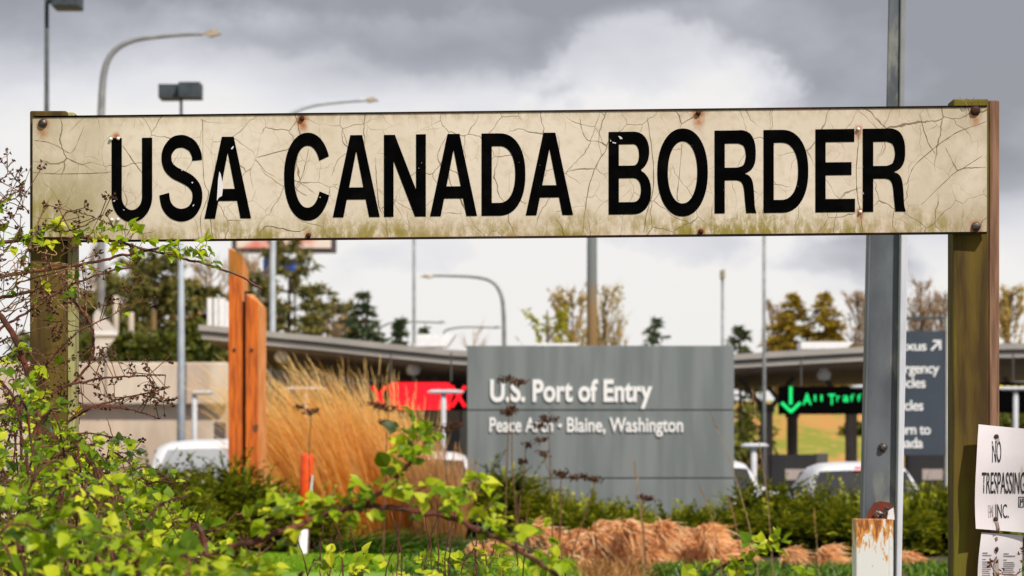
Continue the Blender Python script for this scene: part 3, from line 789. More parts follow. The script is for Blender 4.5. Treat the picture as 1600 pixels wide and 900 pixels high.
# two sheets nailed to the right post
def PaperF(D, x0, y0, curl):
    def f(px, py, off=0.0):
        p = P(px, py, D); t = (px - 1557) / 45.0
        return p + Vector((0, -off - curl * t * t * 0.012 + 0.004 * math.sin(py * .05), 0))
    return f
def sheet_mesh(mb, corners, f, nx_=12, ny_=8):
    (x00, y00), (x10, y10), (x11, y11), (x01, y01) = corners
    for side, off in ((0, 0.0), (1, -0.0012)):
        vs = []
        for j in range(ny_ + 1):
            for i in range(nx_ + 1):
                u, v = i / nx_, j / ny_
                x = (x00 * (1 - u) + x10 * u) * (1 - v) + (x01 * (1 - u) + x11 * u) * v
                y = (y00 * (1 - u) + y10 * u) * (1 - v) + (y01 * (1 - u) + y11 * u) * v
                x += (-4.0 * math.sin(v * 2.6) * (1 - u)) ; vs.append(f(x, y, off))
        fs = [(j * (nx_ + 1) + i, j * (nx_ + 1) + i + 1, (j + 1) * (nx_ + 1) + i + 1, (j + 1) * (nx_ + 1) + i) for j in range(ny_) for i in range(nx_)]
        mb.add(vs, fs if side else [f_[::-1] for f_ in fs])
f1 = PaperF(7.235, 0, 0, 1.0)
nts = thing('no_trespassing_sign', P(1560, 760, 7.235), 'curled white no trespassing sheet with black capitals nailed to right timber post', 'sign')
mb = MB(); sheet_mesh(mb, [(1529, 663), (1622, 672), (1624, 834), (1526, 826)], f1)
sh = mb.build('sheet', M['paper'], nts, smooth=True)
mb = MB()
add_text(mb, 'NO', 1550, 1564, 722, 689, f1, 0.0, 0.0015); add_text(mb, 'TRESPASSING', 1534, 1600.5, 771, 738, f1, -0.002, 0.0015)
add_text(mb, 'INC.', 1556, 1576, 809, 788, f1, 0.0, 0.0015)
mb.build('lettering', M['ink'], sh)
mb = MB(); add_text(mb, 'BN', 1544.5, 1552, 808, 789, f1, 0.0, 0.0015)
mb.build('faded_lettering', M['ink_faint'], sh)
mb = MB()
for a in ((1591, 776, 1599, 777), (1591, 791.5, 1599, 792.5), (1591, 776, 1592, 792), (1598, 776, 1599, 792), (1593.5, 779, 1594.7, 790), (1596, 779, 1597, 785), (1593.5, 783.5, 1597, 784.5)):
    mb.prism([f1(a[0], a[1], .0016), f1(a[2], a[1], .0016), f1(a[2], a[3], .0016), f1(a[0], a[3], .0016)], [f1(a[0], a[1], .0004), f1(a[2], a[1], .0004), f1(a[2], a[3], .0004), f1(a[0], a[3], .0004)])
mb.build('maker_mark', M['ink'], sh)
for pts in ([(1556, 686), (1560, 680), (1562, 688), (1558, 694)], [(1553, 811), (1559, 808), (1560, 816), (1562, 828), (1557, 830), (1556, 820)]):
    mb = MB(); mb.add([f1(x, y, .0019) for x, y in pts], [tuple(range(len(pts)))]); mb.build('stain', M['stain'], sh)
for px, py in ((1557, 682), (1556, 811)):
    mb = MB(); p = f1(px, py, 0.001); mb.lathe((p.x, p.y, p.z), [(0.006, 0.03), (0.006, -0.002), (0.003, -0.004)], 10, 'Y'); mb.build('nail', M['nail'], nts)
f2 = PaperF(7.245, 0, 0, 0.6)
ntc = thing('notice_sheet', P(1563, 870, 7.245), 'stained white notice of small print nailed below the no trespassing sheet', 'notice')
mb = MB(); sheet_mesh(mb, [(1533, 832), (1597, 836), (1596, 930), (1531, 928)], f2)
sh2 = mb.build('sheet', M['paper'], ntc, smooth=True)
mb = MB()
def bar(x0, x1, y, h): mb.prism([f2(x0, y, .0014), f2(x1, y, .0014), f2(x1, y + h, .0014), f2(x0, y + h, .0014)], [f2(x0, y, .0004), f2(x1, y, .0004), f2(x1, y + h, .0004), f2(x0, y + h, .0004)])
for cx0, cx1, y0 in ((1535, 1549, 863), (1568, 1586, 864)):
    bar(cx0, cx0 + 8, y0, 1.4); bar(cx0, cx1, y0 + 3.5, 1.5); bar(cx0, cx0 + 5, y0 + 10, 1)
    for k in range(16): bar(cx0, cx1 - R.uniform(0, 3), y0 + 14 + k * 3, 0.8)
mb.build('small_print', M['ink_fine'], sh2)
for pts in ([(1554, 840), (1558, 838), (1559, 843), (1556, 846)], [(1555, 855), (1559, 854), (1559, 862), (1556, 866)], [(1554, 872), (1557, 868), (1560, 880), (1562, 898), (1554, 900), (1552, 885)]):
    mb = MB(); mb.add([f2(x, y, .0018) for x, y in pts], [tuple(range(len(pts)))]); mb.build('stain', M['stain'], sh2)
mb = MB(); p = f2(1557, 858, 0.001); mb.lathe((p.x, p.y, p.z), [(0.005, 0.03), (0.005, -0.002), (0.003, -0.004)], 10, 'Y'); mb.build('nail', M['nail'], ntc)

# ------------------------------------------------------------------ steel channel post and its rusty stub
Dp = 9.8
sp_ = thing('steel_post', (P(1380, 900, Dp).x, Dp, 0), 'tall galvanised steel channel post rising behind the right end of border board', 'post')
def slant(xt, yt, xb, yb):
    """edge line in photo pixels carried down to the ground"""
    z_b = 0.0; y_b = HZ + EYE * F / Dp
    x = xb + (xb - xt) / (yb - yt) * (y_b - yb); return P(x, y_b, Dp)
def chan(name, m, xl_t, xr_t, yt, xl_b, xr_b, yb, y0, y1, parent, ground=True):
    a, b = P(xl_t, yt, Dp), P(xr_t, yt, Dp)
    if ground: c, d = slant(xl_t, yt, xl_b, yb), slant(xr_t, yt, xr_b, yb)
    else: c, d = P(xl_b, yb, Dp), P(xr_b, yb, Dp)
    mb = MB(); o0, o1 = Vector((0, y0, 0)), Vector((0, y1, 0))
    mb.prism([a + o0, b + o0, d + o0, c + o0], [a + o1, b + o1, d + o1, c + o1])
    return bevel(mb.build(name, m, parent), 0.004, 2)
web = chan('channel_web', M['galv'], 1361.5, 1407, 320, 1351, 1400, 800, 0.012, 0.02, sp_)
chan('left_flange', M['galv'], 1357, 1361.5, 320, 1346, 1351, 800, -0.012, 0.05, sp_)
chan('right_flange', M['galv_sunlit'], 1407.5, 1419, 320, 1400.5, 1409.5, 800, -0.02, 0.05, sp_)
chan('upper_web', M['galv'], 1391.5, 1408.5, -60, 1384, 1404.5, 330, 0.03, 0.045, sp_, False)
chan('upper_flange', M['pole_grey'], 1409, 1417.5, -60, 1405, 1412, 330, 0.02, 0.06, sp_, False)
p = P(1380, 699, Dp)
mb = MB(); mb.lathe((p.x, p.y, p.z), [(0.016, 0.014), (0.016, 0.006), (0.010, 0.005), (0.010, -0.004), (0.005, -0.006)], 12, 'Y'); mb.build('bolt', M['bolt'], sp_)
st = thing('steel_stub', (P(1366, 900, 9.6).x, 9.6, 0), 'short square white painted stub streaked with rust at foot of steel post', 'post stub')
a, b = P(1337.5, 811, 9.6), P(1389, 811, 9.6)
mb = MB(); mb.box2((a.x, 9.6, -.2), (b.x, 9.72, a.z)); tb = bevel(mb.build('tube', M['rusty_white'], st), 0.004, 2)
c = P(1396, 811, 9.6)
mb = MB(); mb.box2((b.x + .001, 9.604, -.2), (c.x, 9.70, a.z - .002)); mb.build('side_plate', M['rusty_white'], st)
mb = MB(); o_ = [(1355, 811), (1357, 800), (1366, 786), (1376, 783), (1389, 785), (1397, 794), (1397, 811)]
mb.prism([P(x, y, 9.70) for x, y in o_], [P(x, y, 9.70) + Vector((0, .012, 0)) for x, y in o_]); mb.build('bracket_plate', mat('red_rust', (0.20, 0.035, 0.018), (0.12, 0.03, 0.015), 30, rough=.8), st)
mb = MB()
for k in range(14):
    q = P(1378 + R.uniform(-8, 12), 806 + R.uniform(-14, 3), 9.685); mb.tube([q, q + Vector((R.uniform(-.012, .012), -.006, R.uniform(-.004, .016))), q + Vector((R.uniform(-.02, .02), -.004, R.uniform(-.01, .02)))], 0.003, 5)
mb.build('wire_tangle', M['bolt'], st)
mb = MB(); o_ = [(1386, 812), (1388, 798), (1396, 793), (1398, 812)]
mb.prism([P(x, y, 9.69) for x, y in o_], [P(x, y, 9.698) for x, y in o_]); mb.build('paint_flake', M['white'], st)

# ------------------------------------------------------------------ port of entry sign
Dg = 34.0
pg = thing('port_sign', (P(940, 800, Dg).x, Dg, 0.7), 'wide grey green port of entry monument sign with white lettering', 'sign')
def on(D):
    return lambda x, y, off=0.0: P(x, y, D) + Vector((0, -off, 0))
g0 = on(Dg)
for (y0, y1) in ((540, 640.2), (642, 746.6), (748.4, 850)):
    a, b = P(730, y1, Dg), P(1147, y0, Dg)
    mb = MB(); mb.box2((a.x, Dg, a.z), (b.x, Dg + .55, b.z)); bevel(mb.build('panel', M['port'], pg), 0.006, 2)
a, b = P(733, 850, Dg), P(1144, 543, Dg)
mb = MB(); mb.box2((a.x, Dg + .03, a.z), (b.x, Dg + .5, b.z)); mb.build('core', M['roof_dark'], pg)
mb = MB(); add_text(mb, 'U.S. Port of Entry', 766, 1019, 626.5, 594.5, g0, 0.030, 0.02, 1.0); mb.build('title_lettering', M['letter_white'], pg)
mb = MB(); add_text(mb, 'Peace Arch', 765, 864, 674.5, 653, g0, 0.016, 0.02, 1.0); add_text(mb, 'Blaine, Washington', 886, 1067, 674.5, 653, g0, 0.016, 0.02, 1.0)
p = P(875, 665, Dg); mb.lathe((p.x, p.y, p.z), [(0.022, 0.0), (0.022, -0.02)], 14, 'Y')
mb.build('place_lettering', M['letter_white'], pg)

# ------------------------------------------------------------------ guide sign on the right
Ds = 44.0
gs = thing('guide_sign', (P(1440, 800, Ds).x, Ds, 0), 'dark slate lane guide sign in pale frame between steel post and timber post', 'sign')
s0 = on(Ds)
a, b = P(1366, 711, Ds), P(1477.5, 517, Ds)
mb = MB(); mb.box2((a.x, Ds, a.z), (b.x, Ds + .08, b.z)); mb.build('panel', M['guide'], gs)
for xa, xb in ((1357, 1365.5), (1478, 1486)):
    a, b = P(xa, 494.5, Ds), P(xb, 494.5, Ds); mb = MB(); mb.box2((a.x, Ds - .02, -.1), (b.x, Ds + .12, a.z)); mb.build('upright', M['frame'], gs)
a, b = P(1366, 499, Ds), P(1477.6, 495, Ds); mb = MB(); mb.box2((a.x, Ds - .01, a.z), (b.x, Ds + .11, b.z)); mb.build('top_bar', M['frame_dark'], gs)
mb = MB()
for body, x0, x1, yb, yc in (('Nexus', 1388, 1447.5, 547.5, 533), ('Emergency', 1378, 1467.5, 583, 567.5), ('Vehicles', 1378, 1446, 605.5, 590), ('Cycles', 1390, 1442.5, 641, 625.5), ('Return to', 1379, 1454, 678.5, 663), ('Canada', 1382, 1442, 699.5, 684)):
    add_text(mb, body, x0, x1, yb, yc, s0, 0.010, 0.008, 0.93)
mb.build('lettering', M['letter_white'], gs)
mb = MB()
def stick(place, x0, y0, x1, y1, wd, off=0.008):
    dx, dy = x1 - x0, y1 - y0; L_ = math.hypot(dx, dy); nx_, ny_ = -dy / L_ * wd / 2, dx / L_ * wd / 2
    q = [(x0 + nx_, y0 + ny_), (x1 + nx_, y1 + ny_), (x1 - nx_, y1 - ny_), (x0 - nx_, y0 - ny_)]
    mb.prism([place(x, y, off) for x, y in q], [place(x, y, .0005) for x, y in q])
stick(s0, 1455, 547, 1468.5, 533.5, 3.2); stick(s0, 1457.5, 532.8, 1470.5, 532.8, 3); stick(s0, 1469, 534.4, 1469, 546.5, 3)
mb.build('arrow', M['letter_white'], gs)

# ------------------------------------------------------------------ canopy with its booths
Dc = 75.0
prof = [(310, 507), (330, 508.5), (415, 517), (500, 525), (600, 536), (700, 546), (780, 551), (880, 555), (980, 557), (1060, 556.5), (1150, 553), (1250, 547), (1350, 541.5), (1480, 538), (1600, 536), (1720, 534), (1840, 532)]
cn = thing('inspection_canopy', (P(900, 730, Dc).x, Dc, 0), 'long grey winged canopy roof over the border inspection lanes', 'canopy')
def loft(name, m, top, bot, y0, y1, rise=0.0, x_in=0):
    mb = MB(); n = len(prof); vs = []
    for yy in (y0, y1):
        for (x, y) in prof:
            xx = max(x, 310 + x_in)
            pa, pb = P(xx, y + top, Dc), P(xx, y + bot, Dc)
            dz = rise * (yy - y0)
            vs += [(pa.x, yy, pa.z + dz), (pb.x, yy, pb.z + dz)]
    fs = []
    for i in range(n - 1):
        a = 2 * i; b = 2 * (n + i)
        fs += [(a, a + 1, a + 3, a + 2), (b, b + 2, b + 3, b + 1), (a, a + 2, b + 2, b), (a + 1, b + 1, b + 3, a + 3)]
    e_ = 2 * (n - 1); k = 2 * n
    fs += [(0, k, k + 1, 1), (e_, e_ + 1, k + e_ + 1, k + e_)]
    mb.add(vs, fs); return mb.build(name, m, cn)
loft('roof_cap', M['roof'], 0, 9.5, Dc, Dc + 22)
loft('fascia_groove', M['roof_dark'], 9.6, 12.8, Dc + .2, Dc + 21.8)
loft('lower_fascia', M['roof'], 12.9, 22, Dc + .1, Dc + 1.2, 0, 4)
loft('soffit', M['soffit'], 19, 26, Dc + 1.25, Dc + 21.5, 0, 10)
for px in (360, 505, 640, 790, 940, 1062, 1198, 1238, 1330, 1470, 1610):
    yy = Dc + (5.0 if px not in (1238, 505, 940) else 14.0); x0 = (px - 800) / F * (yy)
    mb = MB(); tz = EYE + (HZ - 580) / F * Dc
    mb.lathe((x0, yy, 0), [(0.17, 0), (0.17, 3.2)], 14); co = mb.build('column', M['column'], cn, smooth=True)
    mb = MB()
    for sx in (-1, 1): mb.tube([(x0, yy, 3.0), (x0 + sx * .75, yy, 4.02)], 0.07, 8)
    mb.lathe((x0, yy, 0), [(0.22, 3.05), (0.22, 3.28)], 14); mb.build('bracket', M['roof_dark'], co)
mb = MB()
for px in (330, 338, 347):
    q = P(px, 508, Dc + 5); mb.box2((q.x - .09, Dc + 4.8, q.z - .1), (q.x + .09, Dc + 5.4, q.z + .75))
q = P(338, 508, Dc + 5); mb.box2((q.x - .3, Dc + 5.41, q.z - .1), (q.x + .3, Dc + 5.7, q.z + .7)); mb.build('roof_vent', M['white'], cn)
for (xa, xb, ya, yb) in ((645, 712, 522, 541), (838, 905, 536, 552), (1252, 1335, 534, 545)):
    mb = MB(); a, b = P(xa, yb, Dc + 6), P(xb, ya, Dc + 6); mb.prism([(a.x, Dc + 6, a.z), (b.x - .25, Dc + 6, a.z), (b.x, Dc + 6, b.z), (a.x, Dc + 6, b.z)], [(a.x, Dc + 7.2, a.z), (b.x - .25, Dc + 7.2, a.z), (b.x, Dc + 7.2, b.z), (a.x, Dc + 7.2, b.z)])
    mb.build('skylight', M['white'], cn)
# pendant lamps under the canopy
def pendant(px, py, label, first=[None]):
    p = P(px, py, Dc + 2.0)
    if first[0] is None:
        t = thing('pendant_lamp', p, label, 'lamp', 'pendant lamps under the canopy')
        mb = MB(); mb.tube([p + Vector((0, 0, .02)), p + Vector((0, 0, .62))], 0.07, 8); mb.build('stem', M['frame'], t)
        mb = MB(); mb.lathe(p, [(0.02, -.26), (0.16, -.22), (0.2, -.08), (0.11, .06), (0.06, .14)], 16); mb.build('lamp_shade', M['white'], t, smooth=True)
        first[0] = t
    else: dup(first[0], p, label)
pendant(440, 552, 'pendant lamp under the canopy just right of the orange timbers')
pendant(646, 572, 'pendant lamp under the canopy above the red lane sign')
pendant(1287, 580, 'pendant lamp under the canopy above the green lane sign')
# lane signs
def lane_sign(xa, xb, ya, yb, D, label):
    t = thing('lane_sign', P((xa + xb) / 2, yb, D), label, 'electronic sign')
    a, b = P(xa, yb, D), P(xb, ya, D)
    mb = MB(); mb.box2((a.x, D, a.z), (b.x, D + .35, b.z)); mb.build('housing', M['black'], t)
    mb = MB()
    for q in (.2, .8):
        x = a.x + (b.x - a.x) * q; mb = MB(); mb.tube([(x, D + .18, b.z + .001), (x, D + .18, b.z + .75)], .022, 8); mb.build('hanger', M['roof_dark'], t)
    return t
Dl = 72.0; l0 = on(Dl)
t = lane_sign(579, 736, 596, 641, Dl, 'black electronic lane sign lit bright red with a cross at its right end')
mb = MB(); q = [(607, 602), (612, 597.5), (700, 597.5), (704, 600), (711, 612), (705, 625), (704, 640), (612, 640)]
mb.prism([l0(x, y, .03) for x, y in q], [l0(x, y, .001) for x, y in q]); pn = mb.build('lit_panel', M['led_red'], t)
mb = MB(); add_text(mb, 'CLOSED', 641, 693, 624, 611, on(Dl), 0.0, 0.034); mb.build('lettering', M['led_red_dim'], pn)
for c_ in (717, 593):
    mb = MB(); stick(l0, c_ - 11, 603, c_ + 10, 636, 5.5, .04); stick(l0, c_ + 10, 603, c_ - 11, 636, 5.5, .046); mb.build('lit_cross', M['led_red'], t)
t = lane_sign(1218, 1392, 603.5, 647, Dl, 'black electronic lane sign with a green arrow and green words')
mb = MB(); stick(l0, 1235.5, 604, 1235.5, 632, 5, .03); stick(l0, 1221, 629, 1236.5, 644, 5, .036); stick(l0, 1250.5, 629, 1235, 644, 5, .042); mb.build('lit_arrow', M['led_green'], t)
mb = MB()
for ch, x0, x1, y0, yb in (('A', 1254, 1268, 615, 632), ('l', 1272, 1275, 617, 627), ('l', 1282, 1285, 617, 627), ('T', 1294, 1305, 616, 632), ('r', 1307, 1312, 615, 627), ('a', 1317, 1326, 614, 627.5), ('f', 1328, 1335, 616, 627), ('f', 1339, 1346, 616, 627), ('i', 1351, 1353, 616, 627), ('c', 1358, 1365, 614, 627)):
    add_text(mb, ch, x0, x1, yb, y0, l0, 0.022 if ch in 'ATra' else 0.0, .03)
mb.build('lit_lettering', M['led_green'], t)
t = lane_sign(1556, 1700, 597, 645, Dl, 'black electronic lane sign with a yellow line at right edge')
mb = MB()
for k in range(12): stick(l0, 1561 + k * 11, 606 + R.uniform(-1, 1), 1567.5 + k * 11, 606 + R.uniform(-1, 1), 6.5, .03)
mb.build('lit_lettering', M['led_yellow'], t)

# booths in the lanes
def booth(px, D, label, first=[None]):
    x = (px - 800) / F * D
    if first[0] is None:
        t = thing('inspection_booth', (x, D, 0), label, 'booth', 'booths under the canopy')
        mb = MB(); mb.box2((x - 1.2, D, 0), (x + 1.2, D + 3, 1.15)); mb.build('base', M['beige'], t)
        mb = MB(); mb.box2((x - 1.17, D + .03, 1.15), (x + 1.17, D + 2.97, 2.75)); mb.build('window', M['glass_dark'], t)
        mb = MB()
        for sx in (-1.17, -.4, .4, 1.17): mb.box((x + sx, D + .02, 1.95), (.08, .1, 1.6))
        mb.build('mullion', M['column'], t)
        mb = MB(); mb.box2((x - 1.5, D - .3, 2.751), (x + 1.5, D + 3.3, 3.25)); bevel(mb.build('roof', M['beige'], t), .03, 2)
        first[0] = t
    else: dup(first[0], (x, D, 0), label)
booth(480, 84, 'inspection booth with beige flat roof behind the golden grass, left one')
booth(640, 84, 'inspection booth with beige flat roof below the red lane sign')
booth(850, 84, 'inspection booth with beige flat roof behind the port of entry sign')
def cabinet(px, D, label, first=[None]):
    x = (px - 800) / F * D; zt = EYE + (HZ - 710) / F * D
    if first[0] is None:
        t = thing('lane_cabinet', (x, D, 0), label, 'cabinet', 'black cabinets beside the lanes')
        mb = MB(); mb.box2((x - .56, D, 0.03), (x + .42, D + .7, zt)); mb.build('body', M['booth_dark'], t)
        mb = MB(); mb.box2((x + .421, D + .1, 0.9), (x + .68, D + .5, zt + .02)); mb.build('reader', M['roof_dark'], t)
        mb = MB(); a, b = P(px - 19, 750, D), P(px + 13, 733, D); mb.box2((a.x, D - .02, a.z), (b.x, D - .001, b.z)); mb.build('plate', M['plate'], t)
        first[0] = t
    else: dup(first[0], (x, D, 0), label)
cabinet(1246, 62, 'black lane cabinet with pale plate between canopy column and white car')
cabinet(1460, 62, 'black lane cabinet with pale plate below the slate guide sign')
# dark office front behind the lanes
ofb = thing('port_office', (P(560, 730, 100).x, 100, 0), 'low dark office front in the shade behind the inspection booths', 'building')
a, b = P(352, 730, 100), P(1105, 730, 100)
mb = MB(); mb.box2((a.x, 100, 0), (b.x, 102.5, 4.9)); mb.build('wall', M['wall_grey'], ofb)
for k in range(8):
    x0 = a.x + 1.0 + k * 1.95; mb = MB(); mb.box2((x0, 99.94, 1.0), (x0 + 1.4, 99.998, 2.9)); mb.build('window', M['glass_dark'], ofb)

# concrete retaining wall on the left
cw = thing('concrete_wall', (P(200, 730, 71).x, 71, 0), 'pale concrete retaining wall with projecting upper band behind the bramble', 'wall')
a, b = P(-260, 690, 70), P(356, 630, 70); zt = EYE + (HZ - 566) / F * 70; zl = EYE + (HZ - 632) / F * 70
mb = MB(); mb.box2((a.x, 70, zl), (b.x, 72, zt)); bevel(mb.build('upper_band', M['concrete'], cw), .04, 2)
mb = MB(); mb.box2((a.x, 70.3, 0), (b.x, 72, zl - .004)); mb.build('lower_wall', M['concrete'], cw)
mb = MB()
for px in (-90, 40, 165, 290): q = P(px, 600, 70); mb.box2((q.x - .02, 69.996, zl + .01), (q.x + .02, 70.05, zt - .02))
mb.build('joint', M['roof_dark'], cw)
mb = MB(); q = P(343, 640, 69.6); mb.box2((q.x - .12, 69.4, 0), (q.x + .12, 69.9, 2.6)); mb.build('pilaster', M['roof_dark'], cw)

# ------------------------------------------------------------------ lamps and poles
def pole_lamp(name, D, px, r0, r1, ytop, label, m, arm=None, head=None, hm=None, cat='street lamp', group=None):
    base = Vector(((px - 800) / F * D, D, ground_z((px - 800) / F * D, D) - .05))
    t = thing(name, base, label, cat, group)
    mb = MB()
    if arm is None:
        top = P(px, ytop, D); mb.tube([base, base.lerp(top, .5), top], [r0, (r0 + r1) / 2, r1], 12)
    else:
        pts = [base, base.lerp(P(*arm[0], D), .5)] + [Vector((q[0], D, q[1])) for q in spl([(P(x, y, D).x, P(x, y, D).z) for x, y in arm], 8)]
        n = len(pts); mb.tube(pts, [r0 + (r1 - r0) * min(1, i / (n * .9)) for i in range(n)], 10)
    mb.build('pole', m, t, smooth=True)
    if head:
        kind, x0, y0, x1, y1 = head
        a, b = P(x0, y1, D), P(x1, y0, D); mb = MB()
        if kind == 'box':
            mb.box2((a.x, D - .35, a.z), (b.x, D + .35, b.z)); bevel(mb.build('lamp_head', hm, t), .03, 2)
        elif kind == 'two':
            mid = (a.x + b.x) / 2
            mb.box2((a.x, D - .3, a.z), (mid - .03, D + .35, b.z)); mb.build('lamp_head', hm, t)
            mb = MB(); mb.box2((mid, D - .5, a.z - .01), (b.x, D + .15, b.z + .02)); mb.build('lamp_head', hm, t)
        else:
            c_ = (a + b) / 2; l = (b.x - a.x) / 2; h = (b.z - a.z) / 2
            vs = [(c_.x - l, D, c_.z), (c_.x - l * .2, D - .16, c_.z - h), (c_.x + l, D - .1, c_.z - h * .3), (c_.x + l, D + .1, c_.z - h * .3), (c_.x - l * .2, D + .16, c_.z - h),
                  (c_.x + l * .3, D - .12, c_.z + h), (c_.x + l * .3, D + .12, c_.z + h)]
            mb.add(vs, [(0, 4, 1), (1, 4, 3, 2), (0, 1, 5), (1, 2, 5), (2, 3, 6, 5), (3, 4, 6), (0, 5, 6), (4, 0, 6)]); mb.build('lamp_head', hm, t, smooth=False)
    return t
t = pole_lamp('street_lamp', 60, 73, .075, .045, -20, 'dark lamp pole with box head at top left corner', M['pole_dark'], None, ('box', 84, -16, 127, 14), M['lamp_dark'])
mb = MB(); a = P(73, 2, 60); b = P(86, 2, 60); mb.tube([a, b], .06, 8); mb.build('arm', M['lamp_dark'], t)
pole_lamp('street_lamp', 88, 158, .125, .055, 0, 'pale curved arm street lamp at upper left above the border board', M['pole_grey'], [(158, 180), (162, 118), (175, 84), (206, 64), (262, 56), (318, 53)], ('cobra', 316, 45, 346, 58), M['lamp_tan'])
pole_lamp('street_lamp', 62, 283, .11, .033, 150, 'blue grey pole with twin grey box heads above the letter S', M['pole_blue'], None, ('two', 250, 134, 316, 155), M['lamp_dark'])
pole_lamp('street_lamp', 96, 425, .105, .07, 0, 'pale curved arm street lamp rising behind the letter C', M['pole_blue'], [(426, 400), (430, 250), (440, 196), (458, 176), (490, 164), (540, 158), (572, 156)], ('cobra', 566, 152, 592, 160), M['lamp_tan'])
pole_lamp('street_lamp', 110, 787, .095, .05, 0, 'thin curved arm street lamp reaching left above the port of entry sign', M['pole_grey'], [(788, 560), (787, 490), (782, 458), (768, 440), (742, 433), (700, 431), (676, 431)], ('cobra', 682, 429, 656, 435), M['lamp_tan'])
pole_lamp('light_pole', 80, 647, .06, .04, 290, 'thin grey pole behind border board between golden grass and port sign', M['pole_grey'], cat='pole')
pole_lamp('utility_pole', 58, 925, .125, .10, 300, 'thick brown green pole rising behind the port of entry sign', M['two_tone'], cat='pole')
pole_lamp('light_pole', 90, 1129, .055, .045, 428, 'thin grey pole ending below the board above right end of port sign', M['pole_grey'], None, ('box', 1126, 422, 1132, 436), M['lamp_tan'], cat='pole')
pole_lamp('light_pole', 72, 1194, .055, .04, 300, 'thin grey pole passing behind the border board right of port sign', M['pole_grey'], cat='pole')
pole_lamp('street_lamp', 150, 585, .06, .05, 0, 'small faint curved lamp arm over the canopy beside the dark fir', M['pole_grey'], [(584, 560), (590, 520), (604, 507), (630, 503), (690, 504)], ('cobra', 680, 501, 697, 506), M['pole_grey'])
pole_lamp('street_lamp', 150, 690, .06, .05, 0, 'small faint curved lamp arm over the canopy right of thin pole', M['pole_grey'], [(688, 560), (693, 522), (704, 514), (730, 511), (775, 512)], ('cobra', 766, 509, 784, 514), M['pole_grey'])
for px, D, yt, lab, m in ((181, 92, 462, 'tan wooden pole left of dark pines above concrete wall', M['beige']), (205, 92, 488, 'short pale pole before the dark pines above concrete wall', M['beige']),
                          (240, 92, 484, 'short brown pole with black lower half above concrete wall', M['pole_brown'])):
    pole_lamp('wooden_pole', D, px, .10, .09, yt, lab, m, cat='pole')
# white T lights
def tlamp(px, y_head, D, left, right, label, ybase=None):
    x = (px - 800) / F * D; z0 = 0.03; hz = EYE + (HZ - y_head) / F * D; k = D / F
    t = thing('lane_light', (x, D, z0), label, 'lamp', 'white lights along the lanes')
    mb = MB(); mb.tube([(x, D, z0), (x, D, hz)], .055, 10); mb.build('pole', M['lane_white'], t, smooth=True)
    mb = MB()
    for s_, e_ in ((-1, left), (1, right)):
        if e_ <= 0: continue
        L_ = e_ * k
        prof_ = [(0, .05), (0.25, .055), (.75, .05), (1, .015)]
        vs = []
        for u, h in prof_:
            for dy, dz in ((-.13, 0), (-.08, h), (.08, h), (.13, 0), (.08, -h * .6), (-.08, -h * .6)): vs.append((x + s_ * u * L_, D + dy, hz + dz))
        fs = [tuple(range(6)), tuple(range(18, 24))[::-1]]
        for i in range(3):
            for j in range(6): fs.append((i * 6 + j, i * 6 + (j + 1) % 6, (i + 1) * 6 + (j + 1) % 6, (i + 1) * 6 + j))
        mb.add(vs, fs)
    mb.build('lamp_head', M['lane_white'], t)
tlamp(304, 614, 58, 3, 29, 'white lane light with one arm in front of the concrete wall')
tlamp(693, 613, 58, 25, 32, 'white T shaped lane light in front of the red lane sign')
tlamp(1178, 697, 50, 20, 22, 'low white T shaped lane light right of the port sign')
tlamp(1364, 605, 66, 35, 20, 'white T shaped lane light over the green lane sign behind steel post')
tlamp(1587, 608, 60, 28, 30, 'white T shaped lane light below the yellow lettering at right edge')
tlamp(478, 608, 66, 33, 33, 'white T shaped lane light behind the golden grass')
# billboard, blue sign, triangular panel
bb = thing('billboard', (P(430, 700, 170).x, 170, 3), 'red and white billboard in dark frame just under the board beside letter S', 'billboard')
a, b = P(362, 395, 170), P(525, 290, 170)
mb = MB(); mb.box2((a.x, 170, a.z), (b.x, 170.5, b.z)); mb.build('frame', M['bill_frame'], bb)
mb = MB(); mb.box2((a.x + .3, 169.9, a.z + .28), (b.x - .3, 169.999, b.z - .3)); mb.build('poster', M['bill_art'], bb)
mb = MB(); x = (a.x + b.x) / 2; mb.tube([(x - 1, 170.25, ground_z(x, 170) - 1), (x - 1, 170.25, a.z)], .25, 8); mb.build('post', M['bill_frame'], bb)
bl = thing('blue_sign', (P(443, 600, 128).x, 128, 4), 'small dark blue sign board half hidden by the airy pine', 'sign')
a, b = P(411, 428, 128), P(474, 404, 128)
mb = MB(); mb.box2((a.x, 128, a.z), (b.x, 128.2, b.z)); mb.build('panel', M['blue_sign'], bl)
mb = MB(); mb.tube([(a.x + .4, 128.25, 2), (a.x + .4, 128.25, b.z)], .08, 6); mb.tube([(b.x - .4, 128.25, 2), (b.x - .4, 128.25, b.z)], .08, 6); mb.build('post', M['pole_grey'], bl)
tr = thing('triangular_sign', (P(165, 560, 86).x, 86, 4.5), 'white triangular board on a pole above the concrete wall', 'sign')
mb = MB(); o_ = [(146, 492), (152, 482), (184, 518), (184, 524), (152, 562), (146, 552)]
mb.prism([P(x, y, 86) for x, y in o_], [P(x, y, 86.1) for x, y in o_]); mb.build('panel', mat('grey_white', (.62, .57, .54), (.5, .46, .44), 2, rough=.6), tr)
a, b = P(146, 524, 86), P(184, 518, 86); mb = MB(); mb.box2((a.x, 85.93, a.z), (b.x, 85.998, b.z)); mb.build('stripe', M['white'], tr)
mb = MB(); q = P(165, 560, 86); mb.tube([(q.x, 86.16, 4.3), (q.x, 86.16, P(0, 500, 86).z)], .05, 8); mb.build('post', M['pole_grey'], tr)

